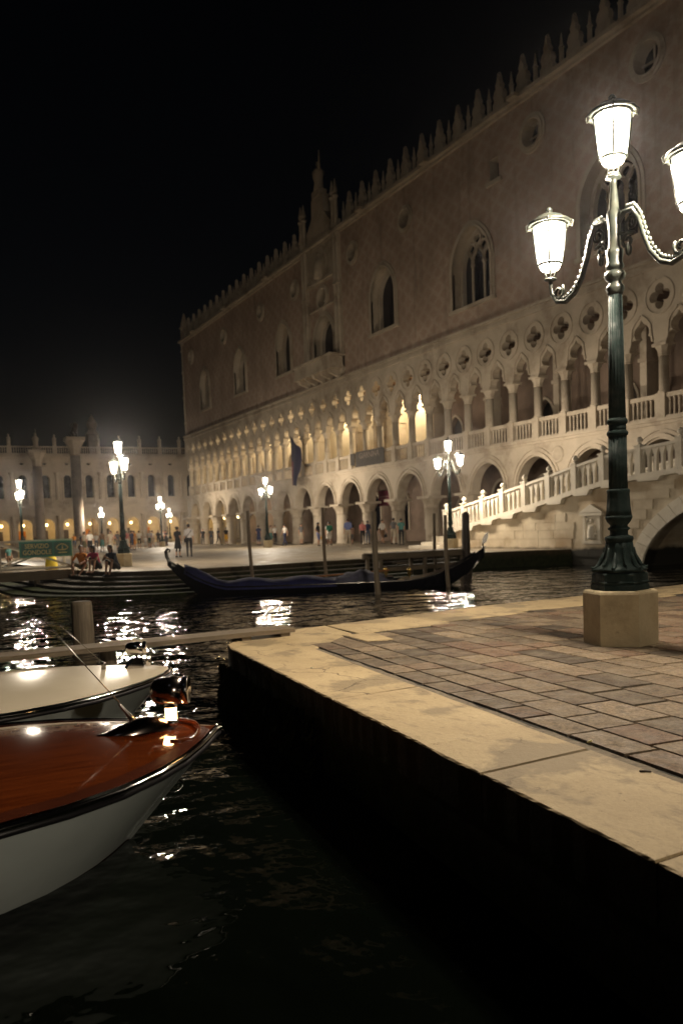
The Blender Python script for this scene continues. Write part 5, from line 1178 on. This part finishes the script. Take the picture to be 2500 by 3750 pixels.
person(52.2, -17.3, 'stand', 250, 'man in pale shirt and black trousers with a dark diagonal strap', 'pale', 'black', shin='black', slv='pale', s=1.04, bag=('strap', 'black'))
person(32.2, -18.6, 'walk', 90, 'man in white shirt and black trousers behind the seated trio', 'white', 'black', shin='black', slv='white', s=1.02)
person(21.4, -17.0, 'stand', 30, 'person in pale top with a backpack right of the sign', 'pale', 'grey', bag=('back', 'white'))
person(25.5, -16.3, 'skirt', B_, 'bare shouldered woman with a teal wrap skirt', 'brown', 'teal', hr='bun', skin='skin_tan')
person(18.8, -15.4, 'stand', 80, 'person in white top and blue shorts beside the teal skirt', 'white', 'jeans', s=.95)
person(31.9, -17.0, 'dress', A, 'woman in a light brown dress left of the big lamp shaft', 'beige', 'beige', hr='long')
person(23.8, -14.6, 'hip', 120, 'person in grey with a dark bag close to the lamp shaft', 'grey', 'grey', bag=('hand', 'black'))
person(24.3, -13.5, 'walk', 130, 'person in navy top with bare legs just right of the lamp shaft', 'navy', 'navy', hr='bun')
person(17.4, -11.1, 'stand', B_, 'person in white tee and black shorts, second right of the lamp shaft', 'white', 'black')
person(17.0, -10.4, 'stand', 80, 'small child in white between the white tees', 'white', 'pale', s=.66)
person(15.5, -9.6, 'hip', 20, 'person in white top and dark green shorts in the distant crowd', 'white', 'darkgreen')
person(12.9, -8.6, 'walk', 150, 'person in white half hidden behind the dark green shorts', 'white', 'beige')
person(10.8, -7.4, 'stand', A, 'person in black top with bare legs before the lit library arch', 'black', 'black', hr='long')
person(4.0, -4.6, 'phone', 30, 'dark dressed person with a white bag right of the small lamp', 'black', 'black', shin='black', bag=('back', 'white'))
person(1.0, -3.7, 'stand', 100, 'dark dressed person left of the woman in the dark dress', 'grey', 'black', shin='black')
person(9.8, -2.2, 'stand', 70, 'dark figure inside the leftmost palace arch', 'black', 'black', shin='black')
person(17.7, -4.0, 'stand', A, 'man in grey shirt and jeans right of the strap man', 'grey', 'jeans', shin='jeans')
person(16.4, -2.8, 'walk', 200, 'person all in black by the left palace columns', 'black', 'black', shin='black')
person(18.1, -2.6, 'skirt', 240, 'woman in black top and yellow skirt by the left palace columns', 'black', 'yellow', hr='bun')
person(28.0, -3.2, 'dress', 240, 'person in navy dress left of the middle lamp post', 'navy', 'navy', s=1.02)
person(25.4, -.9, 'skirt', 90, 'person in tan top and teal skirt behind the middle lamp post', 'beige', 'teal', hr='long')
person(27.0, -1.2, 'stand', 100, 'person in white tee and dark trousers right of the middle lamp post', 'white', 'black', shin='black')
person(42.0, -4.3, 'hip', 130, 'long haired woman in dark top and shorts with a yellow bag', 'black', 'blue', hr='long', bag=('hand', 'yellow'))
person(42.8, -3.8, 'stride', 250, 'man in green tee and white shorts', 'green', 'white', slv='green')
person(46.9, -4.5, 'stand', 240, 'tall man in blue shirt and beige trousers', 'blue', 'beige', shin='beige', slv='blue', shoe='beige', s=1.1, hairmat='hair_brown')
person(42.2, -1.7, 'skirt', 235, 'woman in dark top and grey skirt behind the blue shirt man', 'black', 'grey', hr='long')
person(43.8, -1.6, 'walk', 60, 'person in pink top and black trousers', 'pink', 'black', shin='black', slv='pink', hr='long')
person(43.3, -.9, 'stand', 225, 'person in navy tee and jeans beside the pink top', 'navy', 'jeans', shin='jeans', slv='navy')
person(45.9, -1.2, 'walk', 100, 'person in white tee and brown shorts with a dark bag', 'white', 'brown', slv='white', bag=('hand', 'black'))
person(47.4, -1.2, 'hip', 210, 'person in dark grey tee and beige shorts, rightmost on the quay', 'grey', 'beige', s=1.05)
person(66.4, -3.8, 'stand', 40, 'dark haired person in a dark top crossing the bridge', 'black', 'jeans', z=1.80, group='people on the bridge', slv='black')
person(69.3, -4.2, 'walk', 100, 'person half hidden behind the bridge balusters', 'navy', 'brown', z=2.34, s=.86, group='people on the bridge', hr='long')
person(70.4, -4.0, 'stand', 260, 'short person behind the higher bridge balusters', 'darkgreen', 'darkgreen', z=2.46, s=.74, group='people on the bridge', hr='long')
person(58.6, -27.2, 'stand', 120, 'child in teal behind the pier railing', 'teal', 'brown', s=.62, z=.0)['label'] = 'child in teal at the far left behind the railing'
for x, y, ps, f, tp, bt_, sh_, hr_, lab in [
        (29.0, -18.4, 'stand', 200, 'beige', 'olive', 'skin', 'short', 'person in beige top just right of the sign post'), (27.0, -17.6, 'walk', 60, 'grey', 'navy', 'skin', 'long', 'long haired person in grey behind the orange tee'),
        (22.0, -13.4, 'stride', 230, 'pink', 'white', 'skin', 'bun', 'person in pink top and white shorts behind the lamp shaft'), (20.5, -12.6, 'hip', 90, 'brown', 'black', 'black', 'short', 'person in brown and black right of the lamp shaft'),
        (19.0, -12.0, 'dress', 40, 'orange', 'orange', 'skin', 'long', 'woman in an orange dress right of the lamp shaft'), (14.2, -9.2, 'stand', 260, 'blue', 'beige', 'skin', 'short', 'person in blue top and beige shorts beside the dark green shorts'),
        (8.5, -6.4, 'stride', 60, 'white', 'grey', 'skin', 'long', 'person in white and grey before the palace corner lamp'), (6.0, -5.6, 'phone', 120, 'black', 'jeans', 'jeans', 'short', 'person in black and jeans by the palace corner'),
        (2.5, -4.3, 'skirt', 200, 'fuchsia', 'black', 'skin', 'bun', 'woman in a fuchsia top by the palace corner'), (34.5, -3.6, 'walk', 300, 'white', 'navy', 'navy', 'short', 'person in white and navy between the middle lamp and the thin pole'),
        (33.2, -1.5, 'stand', 100, 'grey', 'beige', 'skin', 'long', 'person in grey top by the column right of the middle lamp'), (50.6, -2.6, 'stride', 240, 'teal', 'black', 'black', 'short', 'person in teal walking toward the bridge foot'),
        (39.6, -2.2, 'dress', 70, 'white', 'white', 'skin', 'long', 'woman in a white dress left of the green tee man')]:
    person(x, y, ps, f, lab, tp, bt_, shin=sh_, hr=hr_)
# a few more figures farther off in the square
for i, (x, y, ps, f, tp, bt_, lab) in enumerate([(-6, -9.5, 'walk', 40, 'grey', 'black', 'distant figure in grey left of the small lamp'), (-12, -11, 'stand', 200, 'navy', 'grey', 'distant figure in navy by the granite columns'), (-22, 1, 'phone', 70, 'white', 'jeans', 'distant figure in white by the library arches'),
        (-28, -3, 'stand', 90, 'pink', 'black', 'distant figure in pink before the library'), (-30, -14, 'walk', 300, 'black', 'black', 'distant dark figure behind the sign board'), (-25, -16, 'stand', 10, 'beige', 'brown', 'distant figure in beige above the sign board'),
        (3, -14.5, 'hip', 80, 'orange', 'jeans', 'distant figure in orange top amid the crowd'), (-2, -12, 'skirt', 250, 'white', 'navy', 'distant woman in white top and navy skirt'), (7, -9.5, 'stand', 330, 'teal', 'beige', 'distant figure in a teal top by the crowd')]):
    person(x, y, ps, f, lab, tp, bt_, s=.98)
# ---- three people sitting on the steps
def sit(name, pelvis_h, lean, knees, ankles, arms_, head, look, spread=.10):
    sp_ = [(0, .0, pelvis_h), (0, -.02-lean*.12, pelvis_h+.13), (0, -.03-lean*.3, pelvis_h+.28), (0, -.04-lean*.5, pelvis_h+.42), (0, -.05-lean*.62, pelvis_h+.53)]
    lg = [((-.10, -.03, pelvis_h), knees[0], ankles[0], (ankles[0][0]-.02, ankles[0][1]-.17, ankles[0][2]-.05)), ((.10, -.03, pelvis_h), knees[1], ankles[1], (ankles[1][0]+.02, ankles[1][1]-.17, ankles[1][2]-.05))]
    sh_z = pelvis_h+.50; sy = -.05-lean*.6
    ar = [((-.175, sy, sh_z), arms_[0][0], arms_[0][1]), ((.175, sy, sh_z), arms_[1][0], arms_[1][1])]
    return make_body(name, sp_, head, ar, lg, look=look)
BOD['sit1'] = sit('body', .12, .34, [(-.28, -.42, .30), (.24, -.46, .26)], [(-.22, -.62, -.10), (.05, -.72, -.12)], [((-.30, -.35, .40), (-.26, -.52, .22)), ((.27, -.38, .42), (.12, -.60, .30))], (.02, -.31, .86), .25)
BOD['sit2'] = sit('body', .13, .38, [(-.09, -.36, .47), (.12, -.38, .46)], [(-.10, -.42, .02), (.10, -.46, .02)], [((-.24, -.42, .46), (-.02, -.56, .42)), ((.25, -.42, .45), (.04, -.58, .40))], (0, -.33, .84), -.6)
BOD['sit3'] = sit('body', .13, .40, [(-.12, -.42, .40), (.14, -.44, .38)], [(-.10, -.52, -.10), (.14, -.64, -.12)], [((-.22, -.48, .42), (-.06, -.60, .55)), ((.24, -.48, .40), (.08, -.62, .50))], (0, -.36, .84), .1)
person(62.75, -24.95, 'sit1', 62, 'seated person in an orange tee leaning on the knees', 'orange', 'olive', slv='orange', shoe='skin', group='people sitting on the steps', z=.01)
person(63.95, -24.62, 'sit2', 40, 'seated woman in a fuchsia top hugging bare knees', 'fuchsia', 'black', shoe='skin', hr='long', group='people sitting on the steps', z=.01)
person(65.2, -24.22, 'sit3', 38, 'seated long haired person in dark blue hunched over a phone', 'darkblue', 'black', slv='darkblue', shoe='black', skin='skin_tan', hr='long', group='people sitting on the steps', z=.01)

# ================================================================ thin air volume added to imitate lens glow around the lamps
mb = MB(); mb.box(-830, 830, -830, 830, -5, 33)
hz = mb.build('glow_haze', 'mortar'); hz.data.materials.clear()
hm = bpy.data.materials.new('lamp_glow_air'); hm.use_nodes = True; nt = hm.node_tree; nt.nodes.remove(nt.nodes['Principled BSDF'])
pv = nt.nodes.new('ShaderNodeVolumePrincipled'); pv.inputs['Color'].default_value = (.9, .9, .95, 1); pv.inputs['Density'].default_value = .0002; pv.inputs['Anisotropy'].default_value = .94
nt.links.new(pv.outputs[0], nt.nodes['Material Output'].inputs['Volume']); hz.data.materials.append(hm); tag(hz, kind='stuff')
cy.volume_bounces = 0
